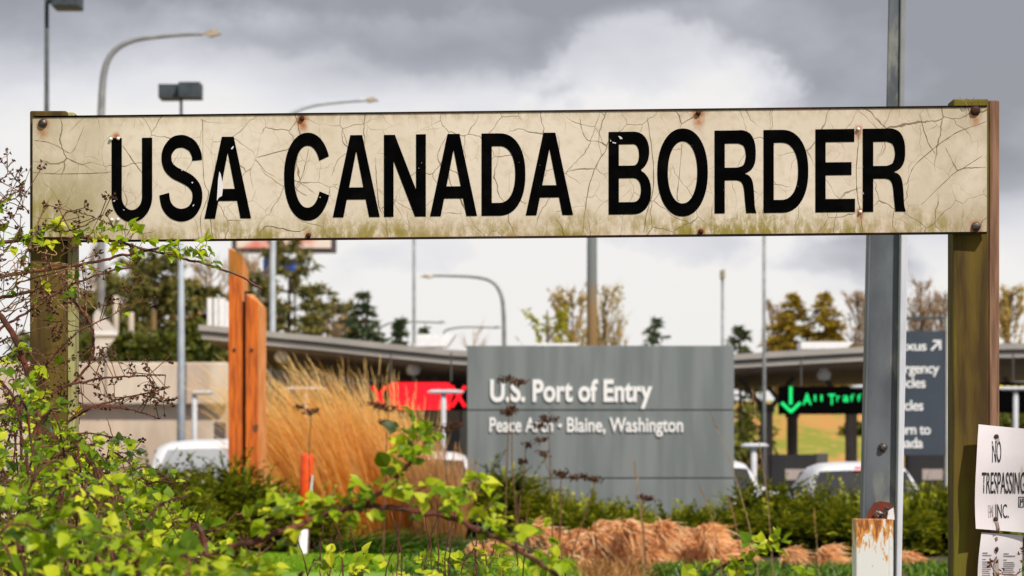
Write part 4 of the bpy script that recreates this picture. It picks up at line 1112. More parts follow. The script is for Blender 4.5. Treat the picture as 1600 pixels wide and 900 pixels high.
# ------------------------------------------------------------------ cars queueing on the road
def car(name, label, paint, roof=1.54, wid=1.86, glass=None, brake=True, van=False):
    """rear at y = 0, nose towards +y"""
    t = thing(name, (0, 0, 0), label, 'car', 'cars queueing for inspection'); h = wid / 2; k = roof
    rw = h * (.90 if van else .72)
    stn = [(0.0, .50, .62, .80), (0.05, .34, .84, .90), (0.16, .28, .95, .985), (0.34, .26, 1.0, k * .80), (0.55, .25, 1.0, k * .965), (0.95, .25, 1.0, k), (1.7, .25, .99, k * 1.0), (2.5, .25, .98, k * .975),
           (3.0, .25, .97, k * .82), (3.45, .25, .96, .99), (4.1, .28, .90, .91), (4.45, .34, .80, .82), (4.55, .45, .68, .70)]
    vs = []; fs = []
    for (y, zb, belt, rf) in stn:
        e_ = min(1.0, .90 + .10 * min(1, y / .3)) * (1 if y < 4 else .93); g = max(0.0, min(1.0, (rf - belt) / .45))
        half = [(0, zb), (h * .86 * e_, zb), (h * .97 * e_, zb + .1), (h * e_, zb + .55 * (belt - zb)), (h * .97 * e_, belt - .02), (h * .93 * e_, belt), (h * .93 * e_ + (rw - h * .93 * e_) * g, belt + (rf - belt) * .82), (rw * .86 * (1 if g > 0.3 else 1.15), belt + (rf - belt) * .965), (0, rf)]
        ring = [(x, z) for x, z in half] + [(-x, z) for x, z in half[-2:0:-1]]
        vs += [(x, y, z) for x, z in ring]
    n = 16
    for i in range(len(stn) - 1):
        for j in range(n): fs.append((i * n + j, i * n + (j + 1) % n, (i + 1) * n + (j + 1) % n, (i + 1) * n + j))
    fs += [tuple(range(n))[::-1], tuple((len(stn) - 1) * n + j for j in range(n))]
    mb = MB(); mb.add(vs, fs); body = mb.build('body', paint, t, smooth=True)
    s = body.modifiers.new('smooth', 'SUBSURF'); s.levels = 1; s.render_levels = 1
    gl = glass or M['glass_dark']
    # rear window: a shallow curved pane lying on the tailgate
    def pane(name, rows, off):
        mb = MB(); vs = []; m_ = 7
        for (y, z, hw) in rows:
            for i in range(m_): u = i / (m_ - 1) * 2 - 1; vs.append((hw * u, y - off + .05 * u * u, z + off * .6 - .02 * u * u))
        fs = [(r * m_ + i, r * m_ + i + 1, (r + 1) * m_ + i + 1, (r + 1) * m_ + i) for r in range(len(rows) - 1) for i in range(m_ - 1)]
        mb.add(vs, fs); return mb.build(name, gl, t, smooth=True)
    pane('rear_window', [(0.17, .99, h * .80), (0.27, k * .73, h * .76), (0.36, k * .83, h * .70), (0.45, k * .90, h * .66)], .04)
    for sx in (-1, 1):
        mb = MB()
        for (y0, y1) in ((.75, 1.62), (1.70, 2.62)):
            o_ = [(y0, 1.02), (y1 + .1, 1.02), (y1 - .12, k * .9), (y0 + (.15 if y0 < 1 else 0), k * .9)]
            mb.prism([(sx * (h * .93 + (rw - h * .93) * (z - 1) / (k * .82 - .82) - .022), y, z) for y, z in o_], [(sx * (h * .93 + (rw - h * .93) * (z - 1) / (k * .82 - .82) - .07), y, z) for y, z in o_])
        mb.build('side_window', M['glass_dark'], t)
        mb = MB(); mb.box((sx * h * .80, .055, .86), (.22, .12, .2)); bevel(mb.build('tail_light', M['red_lens'], t), .02, 2)
        mb = MB(); mb.box((sx * (h + .10), 3.05, 1.04), (.2, .12, .14)); bevel(mb.build('mirror', paint, t), .03, 2)
        for y in (.85, 3.65):
            mb = MB(); mb.lathe((sx * (h - .11), y, .33), [(.20, -.11), (.31, -.11), (.33, -.08), (.33, .08), (.31, .11), (.20, .11)], 24, 'X'); wh = mb.build('wheel', M['tyre'], t, smooth=True)
            mb = MB(); mb.lathe((sx * (h - .11), y, .33), [(.205, -.10), (.205, .10), (.05, .118)], 16, 'X'); mb.build('rim', M['rim'], wh)
    if not van:
        mb = MB(); mb.box((0, .37, k * .935), (.26, .05, .028)); mb.build('brake_light', M['brake_on'] if brake else M['red_lens'], t)
    mb = MB(); mb.box((0, .0, .46), (wid * .9, .14, .2)); bevel(mb.build('bumper', M['booth_dark'] if not van else paint, t), .04, 3)
    mb = MB(); mb.box((0, -.005, .75), (.32, .03, .16)); mb.build('number_plate', M['plate'], t)
    return t
c1 = car('parked_car', 'white hatchback with dark rear window and red brake light beyond juniper hedge', M['car_white'], 1.56, 1.86, M['glass_grey'])
c1.location = ((1352 - 800) / F * 39.6, 39.4, .03)
c2 = car('parked_car', 'white van roof and tailgate showing left of the orange timbers', M['car_white'], 1.93, 2.26, mat('sky_reflection_glass', (.34, .35, .37), rough=.12, spec=.6), False, True)  # rear pane's grey base colour carries the sky's reflection
c2.location = ((334 - 800) / F * 44, 43.8, .03)
def copy_car(px, D, label, rz=0.0, sc=1.0):
    return dup(c1, ((px - 800) / F * D, D, .03), label, rz, sc)
copy_car(462, 52, 'white car roof between the orange timbers and golden grass', 0.0, 1.12)
copy_car(655, 45, 'white car behind the golden grass at left edge of port sign', 0.0, 1.12)
copy_car(1108, 44.5, 'white car with rounded roof emerging behind right edge of port sign', 0.0, 1.03)

# ------------------------------------------------------------------ orange timbers and marker post
Do = 28.0
op = thing('timber_marker', (P(385, 800, Do).x, Do, .7), 'pair of tall orange stained timbers with sloped tops left of golden grass', 'timber post')
def timber(x0, x1, xs_, ytl, ytr, yts, D, dep, name='timber'):
    """front face x0..x1 and right side painted as sunlit x1..xs_"""
    mb = MB(); zb = .4
    a, b, c_ = P(x0, ytl, D), P(x1, ytr, D), P(xs_, yts, D + dep)
    v = [(a.x, D, zb), (b.x, D, zb), (c_.x, D + dep, zb), (a.x + (c_.x - b.x), D + dep, zb), tuple(a), tuple(b), tuple(c_), (a.x + (c_.x - b.x), D + dep, a.z)]
    mb.add(v, [(0, 1, 5, 4), (2, 3, 7, 6), (3, 0, 4, 7), (0, 3, 2, 1)])
    o = mb.build(name, M['orange_wood'], op)
    mb2 = MB(); mb2.add([v[1], v[2], v[6], v[5]], [(0, 1, 2, 3)]); mb2.add([v[4], v[5], v[6], v[7]], [(0, 1, 2, 3)]); mb2.build('lit_side_and_cut', M['sunlit_side_wood'], o)
timber(357, 378.5, 388, 388, 398, 422, Do, .11)
mb = MB(); a, b = P(378.8, 455, Do + .05), P(388, 455, Do + .05); mb.box2((a.x, Do + .04, .4), (b.x + .03, Do + .10, a.z)); mb.build('slit_shade', mat('painted_slit_shade', (.012, .008, .005), rough=.9), op)  # near-black board: shade between the timbers painted into its colour
timber(384, 403.5, 416, 459, 474, 482, Do - .05, .11)
mb = MB()
for px in (366, 393):
    q = P(px, 547, Do - (.0 if px < 380 else .05)); mb.lathe((q.x, q.y - .001, q.z), [(.018, .002), (.018, -.006)], 10, 'Y')
mb.build('bolt', M['nail'], op)
Dm = 25.0; zg = ground_z(P(475, 880, Dm).x, Dm)
mk = thing('marker_post', (P(474, 880, Dm).x, Dm, zg), 'bright orange marker post with white foot standing at golden grass', 'marker post')
a = P(480, 714, Dm); b = P(474, 826, Dm); c_ = P(472, 884, Dm)
mb = MB(); mb.tube([b, b.lerp(a, .6), a, a + Vector((.002, 0, .018)), a + Vector((.002, 0, .03))], [.048, .055, .061, .05, .02], 14); mb.build('upper_tube', M['orange'], mk, smooth=True)
mb = MB(); mb.tube([c_ - Vector((0, 0, .15)), c_, b - Vector((0, 0, .003))], [.04, .04, .044], 14); mb.build('foot', M['white'], mk, smooth=True)
mb = MB()
q = [(487.5, 742), (489.5, 742), (487, 775), (483.5, 775)]
mb.prism([P(x, y, Dm - .061) for x, y in q], [P(x, y, Dm - .03) for x, y in q]); mb.build('reflector', M['white'], mk)

# ------------------------------------------------------------------ plants: grasses
def rnd_in(a, b): return R.uniform(a, b)
def golden(px0, px1, ybase, D, n, hts, lean, m, name, label, spread=.55, seed=1, wd=.007, cat='grass clump', group=None):
    rr = random.Random(seed); t0 = P((px0 + px1) / 2, ybase, D); gz = ground_z(t0.x, D)
    t = thing(name, (t0.x, D, gz), label, cat, group); mb = MB()
    k = D / F
    for i in range(n):
        u = rr.uniform(-1, 1); x = t0.x + u * (px1 - px0) / 2 * k * spread; yy = D + rr.uniform(-.22, .22)
        L_ = (hts[0] + (hts[1] - hts[0]) * rr.random() ** .8) * (1 - .30 * max(0, u) ** 1.3 - .08 * max(0, -u))
        clump = mnoise.noise(Vector((x * 5, yy * 5, seed)))
        d = Vector((u * .14 + rr.gauss(0, .08) + lean * .16 + clump * .12, rr.gauss(0, .12), 1))
        bend = Vector((lean * rr.uniform(.05, .5) + u * .08 + rr.gauss(0, .07), rr.gauss(0, .08), -rr.uniform(.02, .18)))
        v = rr.uniform(0, .6)
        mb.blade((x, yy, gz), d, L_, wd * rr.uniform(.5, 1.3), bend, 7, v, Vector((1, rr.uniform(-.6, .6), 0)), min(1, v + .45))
        if rr.random() < .30:        # feathery seed head
            tipp = Vector((x, yy, gz)) + d.normalized() * L_ + bend * L_
            dd = (d.normalized() + bend * 2).normalized()
            for q in range(3):
                mb.blade(tipp - dd * (.05 + .08 * q), dd + Vector((rr.gauss(0, .12), rr.gauss(0, .1), rr.gauss(0, .05))), .12, .006, (lean * .1, 0, -.05), 3, .85, Vector((1, .3, 0)))
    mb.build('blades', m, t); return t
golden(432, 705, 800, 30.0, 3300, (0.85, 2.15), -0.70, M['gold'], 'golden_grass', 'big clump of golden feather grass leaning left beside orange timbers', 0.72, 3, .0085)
golden(645, 735, 800, 29.4, 950, (0.5, 1.25), -.35, M['brown_grass'], 'brown_grass', 'thin brown dry grass at the left edge of the port sign', .8, 4, .006)
golden(420, 500, 800, 30.6, 240, (0.6, 1.3), -.6, M['brown_grass'], 'brown_grass', 'loose brown dry grass between orange timbers and golden clump', .8, 14, .006)

def straps(px0, px1, D, n, hts, label, seed):
    rr = random.Random(seed); k = D / F; xc = ((px0 + px1) / 2 - 800) * k
    t = thing('strap_plant', (xc, D, ground_z(xc, D)), label, 'plant', 'strap leaved plants in the bed'); mb = MB()
    for i in range(n):
        x = xc + rr.uniform(-.5, .5) * (px1 - px0) * k; yy = D + rr.uniform(-.3, .3); gz = ground_z(x, yy)
        d = Vector((rr.gauss(.45, .35), rr.gauss(0, .3), 1)); bend = Vector((rr.uniform(.1, .75), rr.gauss(-.1, .2), -rr.uniform(.15, .75)))
        mb.blade((x, yy, gz), d, rr.uniform(*hts), .02 * rr.uniform(.7, 1.3), bend, 6, rr.random(), Vector((.4, 1, rr.uniform(-.6, .6))))
    mb.build('leaves', M['strap'], t)
straps(495, 585, 25.6, 330, (.28, .50), 'dark green strap leaved clump right of the orange marker post', 21)
straps(575, 665, 25.4, 330, (.25, .46), 'dark green strap leaved clump below the middle of golden grass', 22)
straps(660, 745, 25.2, 300, (.24, .42), 'dark green strap leaved clump left of the copper plumes', 23)

def plume_clump(px, py_top, D, wpx, hpx, n, label, seed):
    """a mop of curled copper fibres over drooping stems"""
    rr = random.Random(seed); k = D / F; c_ = P(px, py_top + hpx * .55, D); gz = ground_z(c_.x, D)
    t = thing('copper_grass', (c_.x, D, gz), label, 'grass clump', 'copper plumed grasses in the bed'); mb = MB()
    rx, rz = wpx * k / 2, hpx * k * .55
    heads = [(c_ + Vector((rr.uniform(-1, 1) * rx, rr.uniform(-.25, .25), rr.uniform(-.75, .75) * rz)), rr.uniform(.05, .12)) for _ in range(max(8, int(wpx * hpx / 380)))]
    for i in range(n):
        h, r = heads[rr.randrange(len(heads))]
        th, ph = rr.uniform(0, 6.28), rr.uniform(-.5, 1.3)
        o = Vector((math.cos(th) * math.cos(ph), -abs(math.sin(th) * math.cos(ph)), math.sin(ph)))
        p = h + o * r * rr.uniform(.55, 1.0)
        flow = Vector((.60 + .5 * mnoise.noise(h * 4) + rr.gauss(0, .3), -.3 + rr.gauss(0, .3), -.35 + .6 * mnoise.noise(h * 4 + Vector((9, 0, 0))) + rr.gauss(0, .35))).normalized()
        d = (o * .45 + flow * .75).normalized()
        mb.blade(p, d, rr.uniform(.05, .13), .011 * rr.uniform(.6, 1.5), flow * rr.uniform(-.3, .6) + Vector((rr.gauss(0, .4), rr.gauss(0, .3), -rr.uniform(.1, 1.0))), 4, min(1, max(0, rr.gauss(.60, .28))), d.cross(Vector((rr.gauss(0, .35), -1, .7))))
    mb.build('plumes', M['copper'], t)
    mb = MB()
    for i in range(60):
        x = c_.x + rr.uniform(-.8, .8) * rx; mb.blade((x, D + rr.uniform(-.15, .15), gz), (rr.gauss(0, .12), rr.gauss(0, .1), 1), c_.z - gz + rr.uniform(-.1, .1), .008, (rr.gauss(.1, .1), 0, 0), 3, rr.random(), Vector((1, 0, 0)))
    mb.build('stems', M['brown_grass'], t)
for i, a in enumerate([(755, 835, 23.5, 45, 40, 'copper plumed grass behind the bramble spray, leftmost clump'), (880, 806, 24.2, 85, 60, 'small copper plumed grass below the dried stalks before port sign'),
                       (972, 808, 23.2, 125, 95, 'broad copper plumed grass in front of the middle of port sign'), (1070, 808, 23.6, 130, 95, 'tall copper plumed grass in front of right half of port sign'),
                       (1140, 822, 23.3, 80, 85, 'copper plumed grass right of the tall one, before hedge'), (1268, 845, 22.4, 85, 60, 'copper plumed grass in front of the hedge, nearer port sign'),
                       (1322, 845, 22.6, 75, 60, 'copper plumed grass beside the rusty white stub'), (1414, 862, 22.8, 40, 40, 'little copper plumed grass right of the rusty stub')]):
    plume_clump(a[0], a[1], a[2], a[3], a[4] + 60, int(a[3] * (a[4] + 60) * .50), a[5], 40 + i)

# ------------------------------------------------------------------ junipers
def juniper(px0, px1, ytop, D, dep, label, seed, dens=1.0, flat=.5, zb=None, size=1.0):
    rr = random.Random(seed); ytop += 13; k = D / F; x0, x1 = (px0 - 800) * k, (px1 - 800) * k; xc, rx = (x0 + x1) / 2, (x1 - x0) / 2
    zt = EYE + (HZ - ytop) / F * D; gz = ground_z(xc, D) if zb is None else zb; H = zt - gz
    t = thing('juniper_bush', (xc, D, gz), label, 'shrub', 'spreading junipers in the planted berm')
    mb = MB(); st_ = MB()
    n = int(2900 * dens * rx * 2 * max(.5, H))
    for i in range(n):
        # a branch tip somewhere on the mound, in loose layers
        u = rr.uniform(-1, 1); v = rr.uniform(-1, 1)
        if u * u + v * v > 1: continue
        dome = (1 - (abs(u) ** 2.6)) ** .5 * (1 - .55 * v * v)
        lump = .74 + .50 * mnoise.noise(Vector(((xc + u * rx) * 2.6, v * 2 + seed, 3.1)))
        f0 = rr.random() ** .42; step = .17 * size
        zz = gz + H * dome * lump * f0
        zz = gz + (round((zz - gz) / step + .4 * mnoise.noise(Vector(((xc + u * rx) * 1.7, v * 2, seed)))) + rr.uniform(-.16, .16)) * step
        p = Vector((xc + u * rx, D + v * dep, zz))
        d = Vector((u * .7 + .25 + rr.gauss(0, .55), v * .5 - .5 + rr.gauss(0, .4), .22 + rr.gauss(0, .2))).normalized()
        L_ = rr.uniform(.18, .36) * size; tipv = rr.gauss(.40, .2)
        s = d.cross(Vector((0, 0, 1))).normalized()
        for j in range(6):
            f = j / 5; q = p + d * L_ * f + Vector((0, 0, .12 * L_ * math.sin(f * 2.4)))
            for sg in (-1, 1):
                dd = (d * 1.0 + s * sg * rr.uniform(.2, .65) + Vector((0, 0, rr.uniform(-.1, .4)))).normalized()
                mb.blade(q, dd, rr.uniform(.06, .11) * (1.1 - .5 * f) * size ** .5, .021 * rr.uniform(.7, 1.3), (0, 0, rr.uniform(-.25, .1)), 2, min(1, max(0, tipv * .5 + f * f * .62 + rr.gauss(0, .07))), s + Vector((0, 0, rr.uniform(-.9, .9))))
    mb.build('foliage', M['juniper'], t)
    for i in range(10):
        u = rr.uniform(-.8, .8); st_.tube([(xc + u * .2, D, gz - .05), (xc + u * rx * .6, D + rr.uniform(-.3, .3), gz + H * .35), (xc + u * rx * .9, D + rr.uniform(-.4, .4), gz + H * .5)], [.025, .018, .008], 5)
    st_.build('branches', M['bark'], t)
juniper(180, 345, 712, 28.6, .8, 'dark juniper mound left of the orange timbers', 61)
juniper(300, 440, 728, 26.8, .8, 'dark juniper mound in front of the orange timbers', 62)
juniper(205, 330, 758, 25.6, .6, 'low dark juniper at the bramble thicket edge', 63)
juniper(725, 855, 736, 30.2, .7, 'juniper with high pointed sprays at left foot of port sign', 64)
juniper(810, 985, 778, 30.0, .7, 'low juniper in front of port sign below its left lettering', 65)
juniper(950, 1145, 826, 29.6, .7, 'low juniper under the right half of port sign', 66)
juniper(1140, 1290, 760, 30.0, .9, 'dense juniper right of the port sign', 67)
juniper(1255, 1400, 778, 29.2, .9, 'dense juniper in front of white hatchback', 68)
juniper(1370, 1530, 757, 29.6, .9, 'dense juniper between the steel post and right timber post', 69)
juniper(1160, 1330, 786, 26.2, .8, 'lower juniper in front, behind the copper plumes', 70)
juniper(1370, 1580, 786, 26.2, .8, 'lower juniper in front, right of the rusty stub', 71)
juniper(400, 520, 768, 26.4, .5, 'low juniper at the base of the golden grass beside the marker', 76)
juniper(1530, 1680, 750, 30.0, .9, 'juniper behind the no trespassing sheet', 72)

juniper(1270, 1430, 800, 25.8, .8, 'lower juniper in front, behind the rusty stub', 73)
juniper(860, 1010, 815, 26.2, .6, 'low juniper behind the broad copper plumes', 74)
juniper(1000, 1180, 824, 26.0, .6, 'low juniper behind the tall copper plumes', 75)
# lawn blades on the berm where the ground shows
mb = MB(); rr = random.Random(9)
for i in range(30000):
    y = rr.uniform(22.0, 25.6); x = rr.uniform(-.105, -.03) * y
    mb.blade((x, y, ground_z(x, y)), (rr.gauss(0, .3), rr.gauss(0, .3), 1), rr.uniform(.03, .075), .012, (rr.gauss(0, .3), rr.gauss(0, .3), -.2), 2, rr.random(), Vector((1, rr.uniform(-.5, .5), 0)))
tag(mb.build('lawn_grass', M['lawn']), 'bright green lawn grass on the berm at the bottom', 'grass', kind='stuff')

def weeds(px0, px1, D, n, label, seed, m='lawn', hts=(.06, .2)):
    rr = random.Random(seed); k = D / F; xc = ((px0 + px1) / 2 - 800) * k
    t = thing('weed_tuft', (xc, D, ground_z(xc, D)), label, 'plant', 'weedy tufts along the front of the bed'); mb = MB()
    for i in range(n):
        x = xc + max(-1, min(1, rr.gauss(0, .45))) * (px1 - px0) / 2 * k; y = D + rr.uniform(-1.9, .5)
        mb.blade((x, y, ground_z(x, y)), (rr.gauss(0, .45), rr.gauss(0, .4), 1), rr.uniform(*hts), .013 * rr.uniform(.6, 1.6), (rr.gauss(0, .5), rr.gauss(0, .3), -rr.uniform(0, .6)), 4, rr.random(), Vector((1, rr.uniform(-.7, .7), 0)))
    mb.build('blades', M[m], t)
weeds(640, 790, 23.4, 1600, 'green weeds below the strap leaved clumps', 401, 'strap'); weeds(760, 900, 22.4, 1500, 'green weeds in front of the leftmost copper plumes', 402)
weeds(900, 1010, 21.8, 1200, 'thin brown weeds in front of broad copper plumes', 403, 'brown_grass'); weeds(1000, 1130, 22.0, 1400, 'green weeds in front of tall copper plumes', 404, 'strap', (.05, .15))
weeds(1130, 1260, 22.2, 1600, 'dark green weeds between the copper plumes', 405, 'strap', (.04, .13)); weeds(1230, 1360, 22.4, 1600, 'dark green weeds left of the rusty stub', 406, 'strap', (.04, .12))
weeds(1390, 1510, 22.6, 1600, 'low dark green weeds right of the rusty stub', 407, 'strap', (.04, .11)); weeds(1500, 1640, 22.6, 1600, 'dark green weeds behind the printed notice', 408, 'strap', (.05, .14))

# ------------------------------------------------------------------ dead stalks
def umbel(px_b, py_b, px_t, py_t, D, label, seed, heads=((0, 0, 1),), r=.0065):
    """dry stalk with flat seed heads; each head: offset in pixels from the tip and a size"""
    rr = random.Random(seed); b = P(px_b, py_b, D); tp = P(px_t, py_t, D); gz = ground_z(b.x, D)
    foot = b + (b - tp) * ((b.z - gz) / max(.05, (tp.z - b.z)))
    t = thing('dead_stalk', foot, label, 'dead plant', 'dry umbel stalks in the bed')
    mb = MB(); mid = b.lerp(tp, .5) + Vector((rr.uniform(-.02, .02), 0, 0))
    mb.tube([foot, b, mid, tp], [r * 1.2, r, r * .8, r * .5], 6)
    for dx, dy, s in heads:
        h = P(px_t + dx, py_t + dy, D)
        start = tp if dy <= 4 else tp.lerp(b, min(.8, dy / max(20, py_b - py_t) + .25))
        if (h - start).length > .01: mb.tube([start, start.lerp(h, .5) + Vector((0, 0, -.01)), h], r * .5, 5)
        hd = MB()
        for j in range(int(16 * s) + 6):
            a = rr.uniform(0, 6.28); q = h + Vector((math.cos(a) * rr.uniform(.02, .085) * s, math.sin(a) * .06 * s, rr.uniform(-.015, .03) * s))
            mb.tube([h - Vector((0, 0, .03 * s)), q], .0018, 3)
            for k in range(5):
                o = q + Vector((rr.gauss(0, .010), rr.gauss(0, .010), rr.gauss(0, .009)))
                hd.blade(o, (rr.gauss(0, 1), rr.gauss(0, 1), rr.gauss(.3, 1)), .022, .013, (0, 0, 0), 2, rr.random())
        hd.build('seed_head', M['dried'], t)
    mb.build('stem', M['twig'], t)
umbel(790, 790, 797, 596, 22.0, 'tallest dry stalk with flat seed heads across the port sign title', 81, ((-8, -2, .8), (12, 2, .9), (-2, 50, .8)))
umbel(806, 800, 800, 640, 22.1, 'slim dry stalk close beside the tallest one', 82, ((0, 0, .5),))
umbel(862, 800, 857, 662, 22.4, 'dry stalk crossing the word Arch on port sign', 83, ((0, -6, .9), (-18, 4, .6), (-8, 48, .6)))
umbel(812, 790, 822, 696, 22.6, 'short forked dry stalk right of the tallest one', 84, ((0, 0, .4), (22, -8, .6), (-6, 26, .4)))
umbel(876, 800, 878, 742, 22.2, 'short dry stalk with round brown head under port sign lettering', 85, ((0, 0, .9), (18, 4, .5)))
umbel(905, 830, 930, 750, 22.4, 'leaning dry stalk with brown heads low before port sign', 86, ((0, 0, .6), (-16, -4, .6)))
umbel(484, 760, 487, 640, 23.5, 'dry stalk with dark flat head above the orange marker post', 87, ((-2, 4, .9), (-18, -4, .5)))
umbel(603, 745, 607, 640, 23.0, 'dry stalk with dark cluster in front of golden grass', 88, ((0, -2, 1.1), (-22, -6, .7), (-8, 20, .5)))
umbel(700, 770, 697, 672, 23.0, 'dry stalk with dark head at left edge of port sign', 89, ((0, 0, .9), (18, -8, .5), (-14, 12, .5)))
umbel(1006, 830, 1003, 778, 22.6, 'low dry stalk with tiny heads beside the pale straw', 90, ((0, 0, .4), (12, 2, .5)))
def straw(pts, D, label, r=.0045, tipm='straw'):
    q = [P(x, y, D) for x, y in pts]; gz = ground_z(q[0].x, D)
    foot = Vector((q[0].x + .02, D, gz)); mb = MB(); c_ = [Vector(v) for v in spl([(p.x, p.z) for p in q], 4)]
    path = [foot] + [Vector((v.x, D, v.y)) for v in c_]
    t = thing('grass_stalk', foot, label, 'grass stalk', 'single dry grass stalks')
    mb.tube(path, [r * (1 - .6 * i / len(path)) for i in range(len(path))], 5); mb.build('stem', M['straw'], t)
    hd = MB(); e_ = path[-1]; d = (path[-1] - path[-3]).normalized()
    for k in range(10): hd.blade(e_ - d * .02 * k * .8, d + Vector((R.gauss(0, .15), 0, R.gauss(0, .15))), .05, .007, (0, 0, 0), 3, R.random())
    hd.build('seed_head', M['brown_grass'], t)
straw([(1005, 850), (1000, 790), (991, 722)], 20, 'pale straight straw in front of port sign')
straw([(1182, 870), (1165, 800), (1140, 720), (1112, 648)], 20, 'long curved straw crossing right edge of port sign')
straw([(1205, 850), (1198, 770), (1186, 690), (1176, 610)], 20.4, 'tall thin straw against the canopy column', .0038)
straw([(1125, 865), (1110, 800), (1096, 765)], 20, 'short dark tipped straw low before port sign', .004)
straw([(1158, 860), (1147, 810), (1140, 782)], 20.5, 'short straw right of the dark tipped one', .0035)
straw([(1278, 870), (1272, 800)], 20.5, 'short straw before the hedge right of port sign', .0035)

# ------------------------------------------------------------------ brambles
def dried_cluster(mbt, mbd, p, d, size, rr, n=6):
    for i in range(n):
        o = (Vector(d).normalized() + Vector((rr.gauss(0, .8), rr.gauss(0, .6), rr.gauss(.1, .8)))).normalized() * size * rr.uniform(.4, 1.2)
        q = p + o; mbt.tube([p, p + o * .5 + Vector((0, 0, size * .1)), q], .0008, 3)
        for k in range(6):
            dd = Vector((rr.gauss(0, 1), rr.gauss(0, 1), rr.gauss(0, 1)))
            mbd.blade(q, dd, rr.uniform(.004, .008), .004, (0, 0, 0), 2, rr.random())
def trifoliate(mbl, mbt, p, d, size, rr, val=None):
    d = Vector(d).normalized(); pet = size * rr.uniform(.5, 1.0); e_ = p + d * pet
    mbt.tube([p, e_], .0009, 3)
    up = Vector((rr.gauss(0, .45), -.45 + rr.gauss(0, .4), .85)).normalized()
    s = d.cross(up).normalized(); v0 = rr.gauss(.55, .2) if val is None else val
    for dd, sz in ((d, 1.0), (d * .25 + s, .82), (d * .25 - s, .82)):
        dd = dd + Vector((rr.gauss(0, .15), rr.gauss(0, .15), rr.gauss(-.05, .18)))
        mbl.leaf(e_, dd, up + Vector((rr.gauss(0, .25), rr.gauss(0, .25), 0)), size * sz * rr.uniform(.8, 1.15), min(1, max(0, v0 + rr.gauss(0, .1))), .42, rr)
class Bramble:
    def __init__(self, label, loc, seed):
        self.rr = random.Random(seed); self.c = MB(); self.t = MB(); self.l = MB(); self.d = MB(); self.label = label; self.loc = loc
    def cane(self, pts, r0=.005, r1=.002, leaves=0, lsize=.03, dried=0, dsize=.03, thorns=True, start=0.0, lval=None, root=None):
        """pts: (px, py, D)"""
        rr = self.rr; q = [P(*a) for a in pts]
        if root is not None:
            g = Vector((q[0].x + root[0], q[0].y + root[1], 0)); q = [g, q[0] - (q[1] - q[0]) * .9 + Vector((0, 0, -.05))] + q
        c_ = []
        for i in range(len(q) - 1):
            p0, p1, p2, p3 = [q[max(0, min(len(q) - 1, i + j))] for j in (-1, 0, 1, 2)]
            for s in range(7):
                t = s / 7; c_.append(0.5 * ((2 * p1) + (p2 - p0) * t + (2 * p0 - 5 * p1 + 4 * p2 - p3) * t * t + (3 * p1 - p0 - 3 * p2 + p3) * t ** 3))
        c_.append(q[-1]); n = len(c_)
        c_ = [p + Vector((rr.gauss(0, .0012), rr.gauss(0, .0012), rr.gauss(0, .0012))) for p in c_]
        rad = [r0 + (r1 - r0) * i / (n - 1) for i in range(n)]
        (self.c if r0 > .0026 else self.t).tube(c_, rad, 7 if r0 > .003 else 5)
        i0 = int(n * start)
        if thorns:
            for i in range(2, n - 1):
                for _ in range(2):
                    p = c_[i].lerp(c_[i + 1], rr.random()); o = Vector((rr.gauss(0, 1), rr.gauss(0, 1), rr.gauss(0, 1))).normalized()
                    self.c.tube([p, p + o * (rad[i] + .005)], [.0016, .0002], 4)
        for k in range(leaves):
            f = start + (1 - start) * (k + rr.random()) / leaves; i = min(n - 2, int(f * (n - 1))); p = c_[i].lerp(c_[i + 1], rr.random())
            tdir = (c_[i + 1] - c_[i]).normalized()
            trifoliate(self.l, self.t, p, tdir * .4 + Vector((rr.gauss(0, .6), rr.gauss(-.2, .5), rr.gauss(.35, .5))), lsize * rr.uniform(.65, 1.2), rr, lval)
        for k in range(dried):
            f = start + (1 - start) * (k + rr.random()) / dried; i = min(n - 2, int(f * (n - 1))); p = c_[i].lerp(c_[i + 1], rr.random())
            e_ = p + Vector((rr.gauss(0, .6), rr.gauss(-.1, .3), rr.gauss(.25, .7))).normalized() * rr.uniform(.02, .07)
            self.t.tube([p, e_], .0012, 4); dried_cluster(self.t, self.d, e_, e_ - p, dsize * rr.uniform(.5, 1), rr)
        return c_
    def done(self):
        t = thing('bramble', self.loc, self.label, 'bramble', 'brambles in the foreground')
        if self.c.f: self.c.build('canes', M['cane'], t)
        if self.t.f: tag(self.t.build('twigs', M['twig'], t), kind='stuff')
        if self.l.f: tag(self.l.build('leaves', M['bramble'], t), kind='stuff')
        if self.d.f: tag(self.d.build('dried_flowers', M['dried'], t), kind='stuff')
        return t

# arching canes with dry flowers in front of the left post, just before the board
B = Bramble('leggy bramble with red canes and dry flowers in front of left post', (P(30, 900, 6.9).x, 6.9, 0), 101)
c_ = B.cane([(-30, 384, 6.95), (40, 376, 6.95), (110, 372, 6.95), (170, 376, 6.95), (230, 390, 6.96), (300, 407, 6.97), (360, 425, 6.98), (412, 452, 6.98)], .0058, .0022, 0, .03, 2, .02, root=(-.35, -.1))
for px, py, n in ((50, 362, 4), (85, 362, 4), (118, 364, 4), (155, 362, 3), (205, 372, 3), (222, 380, 3), (258, 388, 3), (285, 392, 3), (305, 392, 3), (325, 408, 2), (332, 416, 1), (185, 382, 2), (10, 372, 3), (30, 385, 2)):
    for k in range(int(n * 1.7)):
        j = min(range(len(c_)), key=lambda i: (c_[i] - P(px, py, 6.95)).length)
        trifoliate(B.l, B.t, P(px + B.rr.gauss(0, 6), py + B.rr.gauss(0, 4), 6.93), Vector((B.rr.gauss(.2, .6), B.rr.gauss(-.3, .4), B.rr.gauss(.1, .5))), B.rr.uniform(.020, .031), B.rr, min(1, max(0, B.rr.gauss(.66, .22))))
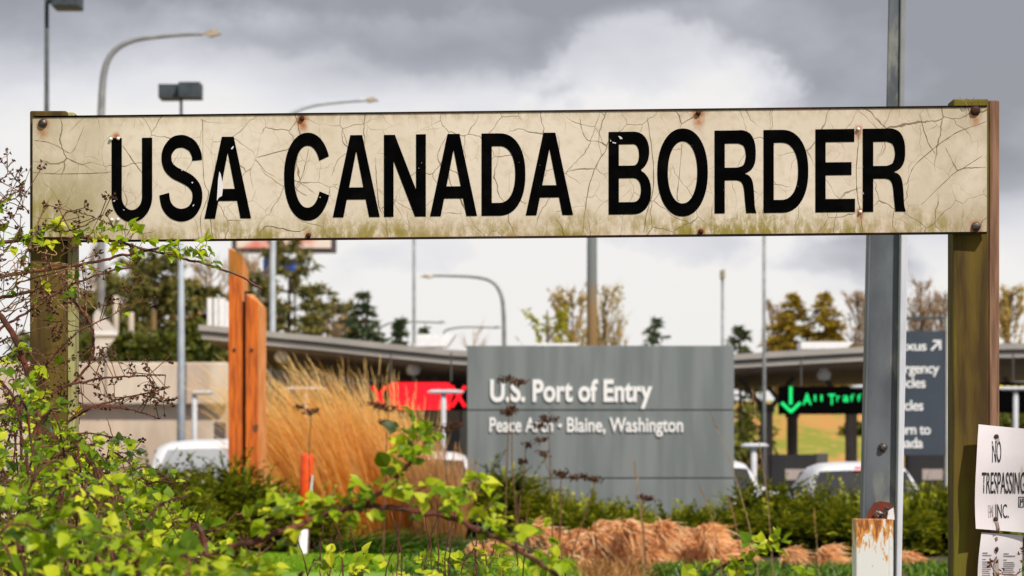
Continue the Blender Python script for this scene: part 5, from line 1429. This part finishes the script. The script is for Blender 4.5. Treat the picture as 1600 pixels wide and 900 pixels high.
B.cane([(-30, 440, 6.9), (50, 425, 6.9), (130, 412, 6.9), (200, 398, 6.92), (262, 384, 6.95)], .005, .003, 1, .025, 3, .02, root=(-.25, 0))
B.cane([(-20, 530, 6.7), (40, 490, 6.75), (100, 452, 6.8), (150, 430, 6.82), (205, 418, 6.85)], .0042, .002, 3, .03, 3, .03, start=.5, root=(-.2, 0))
B.cane([(-10, 468, 6.8), (60, 454, 6.8), (105, 462, 6.8), (135, 495, 6.8), (147, 530, 6.8), (140, 565, 6.8), (110, 605, 6.8)], .0045, .003, 1, .02, 5, .03)
B.cane([(-20, 470, 6.6), (20, 520, 6.6), (40, 575, 6.6), (58, 640, 6.6), (62, 700, 6.6)], .0075, .006, 5, .035, 0)
B.cane([(60, 640, 6.6), (90, 608, 6.65), (150, 592, 6.7), (210, 588, 6.75), (260, 586, 6.8)], .0038, .0015, 0, .02, 11, .03, start=.4)
B.cane([(60, 700, 6.6), (120, 650, 6.65), (180, 625, 6.7), (240, 612, 6.75), (264, 604, 6.75)], .0034, .0014, 0, .02, 12, .03, start=.35)
B.cane([(80, 690, 6.6), (130, 640, 6.65), (200, 640, 6.7), (250, 655, 6.75)], .003, .0014, 0, .02, 9, .028, start=.35)
B.cane([(40, 620, 6.7), (80, 560, 6.7), (120, 520, 6.7), (160, 500, 6.75), (200, 478, 6.8)], .003, .0014, 1, .02, 9, .03, start=.4)
B.cane([(30, 420, 6.8), (60, 350, 6.85), (75, 318, 6.9)], .0022, .0012, 0, .02, 0)
B.cane([(88, 362, 6.9), (95, 345, 6.9), (108, 330, 6.9), (135, 335, 6.9), (165, 347, 6.9), (178, 354, 6.9)], .0018, .001, 0, .02, 7, .022)
B.cane([(88, 362, 6.92), (118, 358, 6.9), (150, 342, 6.9), (160, 336, 6.9)], .0016, .001, 0, .02, 4, .02)
B.cane([(-10, 290, 6.8), (10, 275, 6.8), (20, 265, 6.8)], .0014, .0008, 0, .02, 3, .022, root=(-.2, 0))
B.cane([(-15, 330, 6.8), (5, 310, 6.8), (30, 300, 6.8), (42, 308, 6.8)], .0014, .0008, 2, .026, 5, .025)
for k in range(20):
    x0, y0 = B.rr.uniform(-25, 60), B.rr.uniform(430, 700); L_ = B.rr.uniform(40, 140); an = B.rr.uniform(-.35, .9)
    B.cane([(x0, y0, 6.7), (x0 + L_ * .5 * math.cos(an), y0 - L_ * .5 * math.sin(an) - 6, 6.7 + B.rr.uniform(-.15, .1)), (x0 + L_ * math.cos(an), y0 - L_ * math.sin(an) + B.rr.uniform(-10, 10), 6.72)], B.rr.uniform(.0015, .0026), .0009, B.rr.randrange(0, 2), .024, B.rr.randrange(1, 4), .03, False, .3)
for k in range(16):
    x0, y0 = B.rr.uniform(-25, 20), B.rr.uniform(260, 480)
    B.cane([(x0, y0, 6.7), (x0 + B.rr.uniform(5, 25), y0 - B.rr.uniform(-10, 20), 6.75), (x0 + B.rr.uniform(20, 55), y0 - B.rr.uniform(-20, 40), 6.78)], .0013, .0007, B.rr.randrange(0, 2), .024, B.rr.randrange(0, 3), .025, False, .2)
B.done()
B = Bramble('tangle of pale dead bramble twigs wrapped round the left post', (P(80, 900, 7.2).x, 7.2, 0), 102)
for k in range(40):
    x0, y0 = B.rr.uniform(20, 125), B.rr.uniform(365, 470)
    pts = [(x0, y0, 7.1)]
    for j in range(3): pts.append((pts[-1][0] + B.rr.uniform(-28, 28), pts[-1][1] + B.rr.uniform(-8, 30), 7.1 + B.rr.uniform(-.1, .1)))
    B.cane(pts, .0016, .0009, 0, .02, 0, .02, False)
t = B.done(); 
for ch in t.children: ch.data.materials[0] = M['straw']

# the leafy thicket lower left: the thick of it behind, soft near leaves in front
def thicket(label, seed, D0, D1, top, x0, x1, n, lsize, ncane, vals=(.5, .22), depth=200):
    """top(px) gives the row of the crown; leaves fill downward from it"""
    B = Bramble(label, (P((x0 + x1) / 2, 900, (D0 + D1) / 2).x, (D0 + D1) / 2, 0), seed); rr = B.rr
    for k in range(ncane):
        x = rr.uniform(x0, x1); D = rr.uniform(D0, D1); yt = top(x) + rr.uniform(-4, 50)
        dx = rr.uniform(-90, 110)
        B.cane([(x - dx, 980, D), (x - dx * .5, yt + 90, D), (x, yt + 10, D), (x + dx * .6, yt + rr.uniform(-8, 40), D + rr.uniform(-.2, .2))], rr.uniform(.003, .0055), .0016, rr.randrange(3, 8), lsize, rr.randrange(0, 2), .02, True, .3, None, root=(rr.uniform(-.2, .2), 0))
    for k in range(int(ncane * 1.8)):
        x = rr.uniform(x0, x1); D = rr.uniform(D0, D1) + .25; y = top(x) + rr.uniform(-5, depth); an = rr.uniform(-1.2, 3.6); L_ = rr.uniform(30, 110)
        B.cane([(x, y, D), (x + L_ * .5 * math.cos(an), y - L_ * .5 * math.sin(an) + rr.uniform(-8, 8), D), (x + L_ * math.cos(an), y - L_ * math.sin(an), D)], .0019, .0009, 0, .02, rr.randrange(0, 3), .022, False)
    for k in range(n):
        x = rr.uniform(x0, x1); D = rr.uniform(D0, D1); yt = top(x)
        if yt > 905: continue
        y = yt + (min(930, yt + depth) - yt) * rr.random() ** 1.15 + rr.gauss(0, 7)
        p = P(x, y, D)
        trifoliate(B.l, B.t, p, Vector((rr.gauss(.1, .7), rr.gauss(-.35, .5), rr.gauss(.25, .5))), lsize * rr.uniform(.6, 1.2), rr, min(1, max(0, rr.gauss(*vals))))
    B.done()
def lerp_tab(tab):
    def f(x):
        if x <= tab[0][0]: return tab[0][1]
        for (a, b), (c, d) in zip(tab, tab[1:]):
            if x <= c: return b + (d - b) * (x - a) / (c - a)
        return tab[-1][1]
    return f
thicket('dense bramble thicket with small leaves under the leggy canes at left', 111, 5.8, 6.9, lerp_tab([(-20, 540), (40, 590), (100, 655), (160, 690), (210, 715), (250, 770), (300, 830)]), -20, 300, 560, .0225, 54, (.50, .30), 270)
thicket('bramble thicket with bright leaves at lower left corner', 112, 4.9, 6.0, lerp_tab([(-20, 690), (60, 705), (120, 740), (200, 765), (260, 795), (330, 845), (430, 895)]), -20, 420, 420, .0265, 40, (.56, .30), 230)
thicket('nearest bramble thicket with soft yellow green leaves along bottom left', 113, 4.0, 4.7, lerp_tab([(-20, 785), (80, 810), (160, 830), (240, 858), (300, 885), (480, 905)]), -20, 430, 170, .028, 20, (.62, .28), 150)

# bramble spray crossing the bottom towards the middle
B = Bramble('bramble spray with bright leaves arching across the bottom middle', (P(470, 900, 4.3).x, 4.3, 0), 121)
B.cane([(330, 870, 4.2), (400, 845, 4.2), (470, 820, 4.25), (520, 800, 4.3), (575, 790, 4.3), (640, 798, 4.3), (700, 808, 4.3), (760, 832, 4.3), (815, 862, 4.3), (870, 900, 4.3), (900, 940, 4.3)], .0052, .0032, 26, .022, 0, root=(-.3, 0), start=.25)
B.cane([(565, 795, 4.3), (600, 765, 4.3), (630, 735, 4.3), (655, 705, 4.3), (672, 690, 4.3)], .004, .002, 5, .03, 0, start=.1)
for px, py, n, sz in ((650, 700, 9, .032), (668, 682, 6, .028), (625, 715, 4, .028), (655, 672, 2, .02), (440, 800, 7, .032), (410, 830, 5, .034), (500, 790, 5, .032), (545, 785, 6, .03), (590, 770, 4, .028), (610, 760, 4, .03),
                      (680, 770, 6, .034), (715, 760, 5, .034), (740, 768, 4, .03), (760, 800, 5, .034), (785, 815, 4, .032), (815, 838, 4, .032), (840, 832, 3, .03), (870, 870, 3, .03), (425, 775, 3, .03), (370, 870, 5, .036), (395, 890, 5, .036)):
    for k in range(int(n * 1.35)):
        trifoliate(B.l, B.t, P(px + B.rr.gauss(0, 15), py + B.rr.gauss(0, 11), 4.3 + B.rr.uniform(-.12, .12)), Vector((B.rr.gauss(.1, .7), B.rr.gauss(-.4, .4), B.rr.gauss(.05, .5))), sz * .72 * B.rr.uniform(.7, 1.15), B.rr, min(1, max(0, B.rr.gauss(.64, .24))))
B.done()
B = Bramble('small bright bramble sprig at bottom right of the copper plumes', (P(1150, 900, 5.0).x, 5.0, 0), 122)
B.cane([(1080, 960, 5), (1110, 900, 5), (1140, 880, 5), (1180, 868, 5), (1215, 860, 5)], .003, .0014, 4, .03, 0, root=(-.1, 0), start=.4)
for px, py, n in ((1105, 878, 3), (1140, 880, 4), (1165, 885, 3), (1190, 860, 6), (1205, 862, 4), (1180, 888, 3), (1260, 890, 3)):
    for k in range(n):
        trifoliate(B.l, B.t, P(px + B.rr.gauss(0, 8), py + B.rr.gauss(0, 6), 5.0), Vector((B.rr.gauss(0, .7), B.rr.gauss(-.5, .4), B.rr.gauss(.1, .5))), .022 * B.rr.uniform(.7, 1.1), B.rr, min(1, max(0, B.rr.gauss(.72, .15))))
B.done()
B = Bramble('low bramble of soft green leaves along bottom between spray and plumes', (P(620, 900, 6.0).x, 6.0, 0), 123)
for k in range(60):
    px = B.rr.uniform(500, 860); trifoliate(B.l, B.t, P(px, B.rr.uniform(872, 915), B.rr.uniform(5.4, 6.6)), Vector((B.rr.gauss(0, .7), B.rr.gauss(-.5, .4), B.rr.gauss(.2, .5))), .030 * B.rr.uniform(.7, 1.1), B.rr, min(1, max(0, B.rr.gauss(.62, .2))))
for k in range(26):
    px = B.rr.uniform(480, 900); h = B.rr.uniform(40, 140)
    B.cane([(px, 960, 6), (px + B.rr.uniform(-10, 10), 920 - h * .4, 6), (px + B.rr.uniform(-25, 25), 910 - h, 6)], .0028, .0012, 0, .02, 0, .02, False, root=(0, 0))
B.done()
B = Bramble('dark dried bramble twig at the bottom right corner', (P(1590, 930, 6.4).x, 6.4, 0), 124)
B.cane([(1570, 960, 6.4), (1582, 915, 6.4), (1592, 892, 6.4), (1606, 880, 6.4)], .002, .001, 0, .02, 8, .025, False, .3, root=(0, 0)); B.done()

# ------------------------------------------------------------------ trees
def conifer(px, ytop, D, wpx, m, name, label, seed, gap=.0, droop=.25, pine=False, ybot=None):
    rr = random.Random(seed); x = (px - 800) / F * D; gz = ground_z(x, D); k = D / F; zt = EYE + (HZ - ytop) * k; H = zt - gz
    t = thing(name, (x, D, gz), label, 'tree', 'trees beyond the canopy')
    mb = MB(); mb.tube([(x, D, gz - .3), (x + rr.uniform(-.1, .1), D, gz + H * .5), (x, D, zt)], [.02 * H, .012 * H, .01], 8); mb.build('trunk', M['bark'], t)
    cr_ = MB(); br = MB(); W = wpx * k / 2
    z = zt - .15; low = gz + H * (.12 if not pine else .22)
    while z > low:
        f = (zt - z) / H
        if pine: r = W * min(1, .35 + 1.5 * f) * (1 - .35 * max(0, f - .5))
        else: r = W * min(1.0, (f / .72)) ** .85
        nb = 6 if not pine else 8
        for b in range(nb):
            if rr.random() < gap: continue
            a = rr.uniform(0, 6.28); L_ = r * rr.uniform(.55, 1.15) + .1
            d = Vector((math.cos(a), math.sin(a), rr.uniform(-droop, .25 if not pine else .55)))
            e_ = Vector((x, D, z)) + d * L_; br.tube([(x, D, z), e_], [.03 + .015 * L_, .012], 4, cap=False)
            nn = max(4, int(L_ * 9))
            for j in range(nn):
                u = (.25 + .75 * (j + rr.random()) / nn) if not pine else .45 + .6 * rr.random()
                q = Vector((x, D, z)).lerp(e_, min(1.02, u)) + Vector((0, 0, -.12 * u * u * L_ * (0 if pine else 1)))
                for s in range(5):
                    o = Vector((rr.gauss(0, 1), rr.gauss(0, 1), rr.gauss(0, .6 if not pine else .9))).normalized()
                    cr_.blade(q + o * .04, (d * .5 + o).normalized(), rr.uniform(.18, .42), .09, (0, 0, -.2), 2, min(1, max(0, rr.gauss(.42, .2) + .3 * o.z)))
        z -= (H * .028 + .10) * rr.uniform(.7, 1.3) * (1 if not pine else 1.5)
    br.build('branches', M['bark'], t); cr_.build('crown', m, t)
def twiggy(px, ytop, D, wpx, m, label, seed, leaf=0.0, dens=1.0, cat='tree', up=.85):
    """leafless or budding tree: limbs dividing into many fine upright twigs"""
    rr = random.Random(seed); x = (px - 800) / F * D; gz = ground_z(x, D); k = D / F; H = EYE + (HZ - ytop) * k - gz; W = wpx * k / 2
    t = thing('bare_tree', (x, D, gz), label, cat, 'trees beyond the canopy')
    tr_ = MB(); cr_ = MB()
    top = Vector((x, D, gz + H * .97)); tr_.tube([(x, D, gz - .3), (x + rr.uniform(-.15, .15), D, gz + H * .45), top], [.022 * H, .012 * H, .015], 7)
    for i in range(int(34 * dens)):
        f = rr.uniform(.22, .95); p = Vector((x, D, gz + H * f)); a = rr.uniform(0, 6.28)
        reach = W * (1 - f * .55) * rr.uniform(.5, 1.1); e_ = p + Vector((math.cos(a) * reach, math.sin(a) * reach, H * (1 - f) * rr.uniform(.35, .85) * up))
        mid = p.lerp(e_, .5) + Vector((math.cos(a) * reach * .18, 0, -.05 * H * (1 - f))); tr_.tube([p, mid, e_], [.035, .022, .008], 4, cap=False)
        for j in range(int(16 * dens)):
            u = rr.uniform(.3, 1); s = p.lerp(mid, u * 2) if u < .5 else mid.lerp(e_, u * 2 - 1)
            d = (e_ - p).normalized() + Vector((rr.gauss(0, .4), rr.gauss(0, .4), .5 * up + rr.gauss(0, .3)))
            L_ = rr.uniform(.3, .8) * (H / 8)
            cr_.blade(s, d, L_, .028, (rr.gauss(0, .1), 0, .08), 3, rr.random())
            if leaf > 0:
                for q in range(4):
                    if rr.random() < leaf: cr_.blade(s + d.normalized() * L_ * rr.random(), (rr.gauss(0, 1), rr.gauss(0, 1), rr.gauss(0, 1)), rr.uniform(.10, .22), .10, (0, 0, 0), 2, rr.random())
    tr_.build('trunk', M['bare'] if leaf == 0 else M['bark'], t); cr_.build('crown', m, t)
conifer(245, 398, 98, 165, M['pine'], 'pine_tree', 'big dark pine behind the concrete wall left of twin lamp pole', 201, .0, .2, True)
conifer(185, 428, 104, 125, M['pine'], 'pine_tree', 'dark pine behind the triangular white board', 202, .1, .2, True)
conifer(318, 445, 100, 110, M['pine'], 'pine_tree', 'dark pine between twin lamp pole and orange timbers', 203, .15, .2, True)
conifer(130, 470, 106, 90, M['pine'], 'pine_tree', 'dark pine at far left behind the bramble', 204, .1, .2, True)
conifer(452, 380, 118, 150, M['pine'], 'pine_tree', 'airy pine under the billboard with sky gaps', 205, .15, .15, True)
conifer(500, 455, 122, 70, M['pine'], 'pine_tree', 'smaller airy pine right of the one under billboard', 206, .25, .2, True)
conifer(566, 456, 124, 190, M['fir'], 'fir_tree', 'dark green fir left of the faint curved lamp arm', 207)
conifer(625, 498, 130, 60, M['fir'], 'fir_tree', 'little dark fir top peeping over the canopy left of thin pole', 208)
conifer(664, 509, 150, 80, M['fir'], 'fir_tree', 'tiny dark fir top peeping over the canopy right of thin pole', 209, .2)
twiggy(855, 475, 128, 90, M['lime'], 'yellow green budding tree left of thick pole', 211, .75)
twiggy(895, 455, 132, 100, M['poplar'], 'tan budding tree against left side of thick pole', 212, .35, 1.2)
twiggy(945, 445, 134, 85, M['poplar'], 'tall tan budding tree against right side of thick pole', 213, .22, 1.2)
twiggy(740, 505, 160, 60, M['bare'], 'faint bare tree behind the curved lamp left of port sign', 214, 0, .5)
conifer(1022, 496, 132, 150, M['fir'], 'fir_tree', 'thin sparse dark fir above the middle of port sign', 215, .7, -.1)
conifer(1155, 508, 132, 110, M['fir'], 'fir_tree', 'small dark fir top at right corner of port sign', 216, .35)
twiggy(1213, 470, 158, 55, M['bare'], 'bare tan tree beside the thin pole right of port sign', 217, 0, 1.2)
conifer(1240, 458, 156, 135, M['olive'], 'fir_tree', 'olive fir above canopy, left of the pair', 218, .05)
conifer(1288, 456, 156, 130, M['olive'], 'fir_tree', 'olive fir above canopy, right of the pair', 219, .05)
twiggy(1340, 455, 158, 70, M['bare'], 'bare tan tree left of the steel post', 220, .1, 1.4)
twiggy(1440, 435, 158, 70, M['bare'], 'bare tan tree above the slate guide sign', 221, .1, 1.4)
twiggy(1475, 450, 158, 60, M['bare'], 'bare tan tree against the right timber post', 222, .1, 1.2)
twiggy(1578, 448, 158, 70, M['poplar'], 'budding tan tree at right edge of the scene', 223, .35, 1.3)
twiggy(330, 395, 120, 110, M['bare'], 'bare pinkish tree between twin lamp pole and orange timbers', 224, 0, 1.2)
twiggy(140, 385, 120, 90, M['bare'], 'bare pinkish tree right of the left post', 225, 0, 1.2)
conifer(395, 440, 112, 150, M['pine'], 'pine_tree', 'dark pine rising directly behind the orange timbers', 231, .1, .2, True)
conifer(520, 478, 130, 130, M['pine'], 'pine_tree', 'low dark pine filling behind the canopy left of the fir', 232, .05, .2, True)
twiggy(215, 430, 112, 120, M['bare'], 'bare tan tree in front of the big dark pine', 226, .1, 1.3)
twiggy(395, 400, 122, 90, M['bare'], 'bare tan tree just right of the orange timber tops', 227, .12, 1.3)
twiggy(520, 470, 126, 80, M['bare'], 'bare tan tree between airy pine and dark fir', 228, .05, 1.0)
twiggy(290, 440, 108, 90, M['poplar'], 'budding tan tree behind the twin lamp pole', 229, .25, 1.2)
def shrub(px, ytop, D, wpx, label, seed, m='shrub'):
    rr = random.Random(seed); x = (px - 800) / F * D; gz = ground_z(x, D); k = D / F; zt = EYE + (HZ - ytop) * k; H = max(.5, zt - gz); W = wpx * k / 2
    t = thing('shrub', (x, D, gz), label, 'shrub', 'shrubs behind the lanes'); mb = MB()
    for i in range(int(900 * max(1, W * H / 6))):
        o = Vector((rr.gauss(0, 1), rr.gauss(0, 1), rr.gauss(0, 1))).normalized() * rr.random() ** .35
        p = Vector((x + o.x * W, D + o.y * W * .6, gz + H * .5 + o.z * H * .5))
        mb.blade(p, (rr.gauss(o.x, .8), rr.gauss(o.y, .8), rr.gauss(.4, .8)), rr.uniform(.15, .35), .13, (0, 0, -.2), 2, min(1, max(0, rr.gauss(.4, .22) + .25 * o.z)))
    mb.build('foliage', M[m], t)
    mb = MB()
    for i in range(5): mb.tube([(x, D, gz - .1), (x + rr.uniform(-.5, .5) * W, D, gz + H * .6)], [.06, .02], 5)
    mb.build('stems', M['bark'], t)
for i, a in enumerate([(310, 500, 88, 70, 'green shrub above wall beside the canopy end'), (258, 510, 90, 70, 'dark shrub above wall at foot of the big pine'), (200, 515, 90, 70, 'dark shrub above wall behind the short poles'), (140, 520, 90, 80, 'dark shrub above wall at foot of left pines'), (60, 510, 90, 90, 'dark shrub above wall behind the left post'),
                       (1170, 632, 110, 90, 'dark shrub on the slope right of the port sign'), (1345, 668, 130, 60, 'green shrub on the slope behind steel post'), (1590, 640, 130, 100, 'green shrub on the slope at right edge')]):
    shrub(*a, 300 + i)
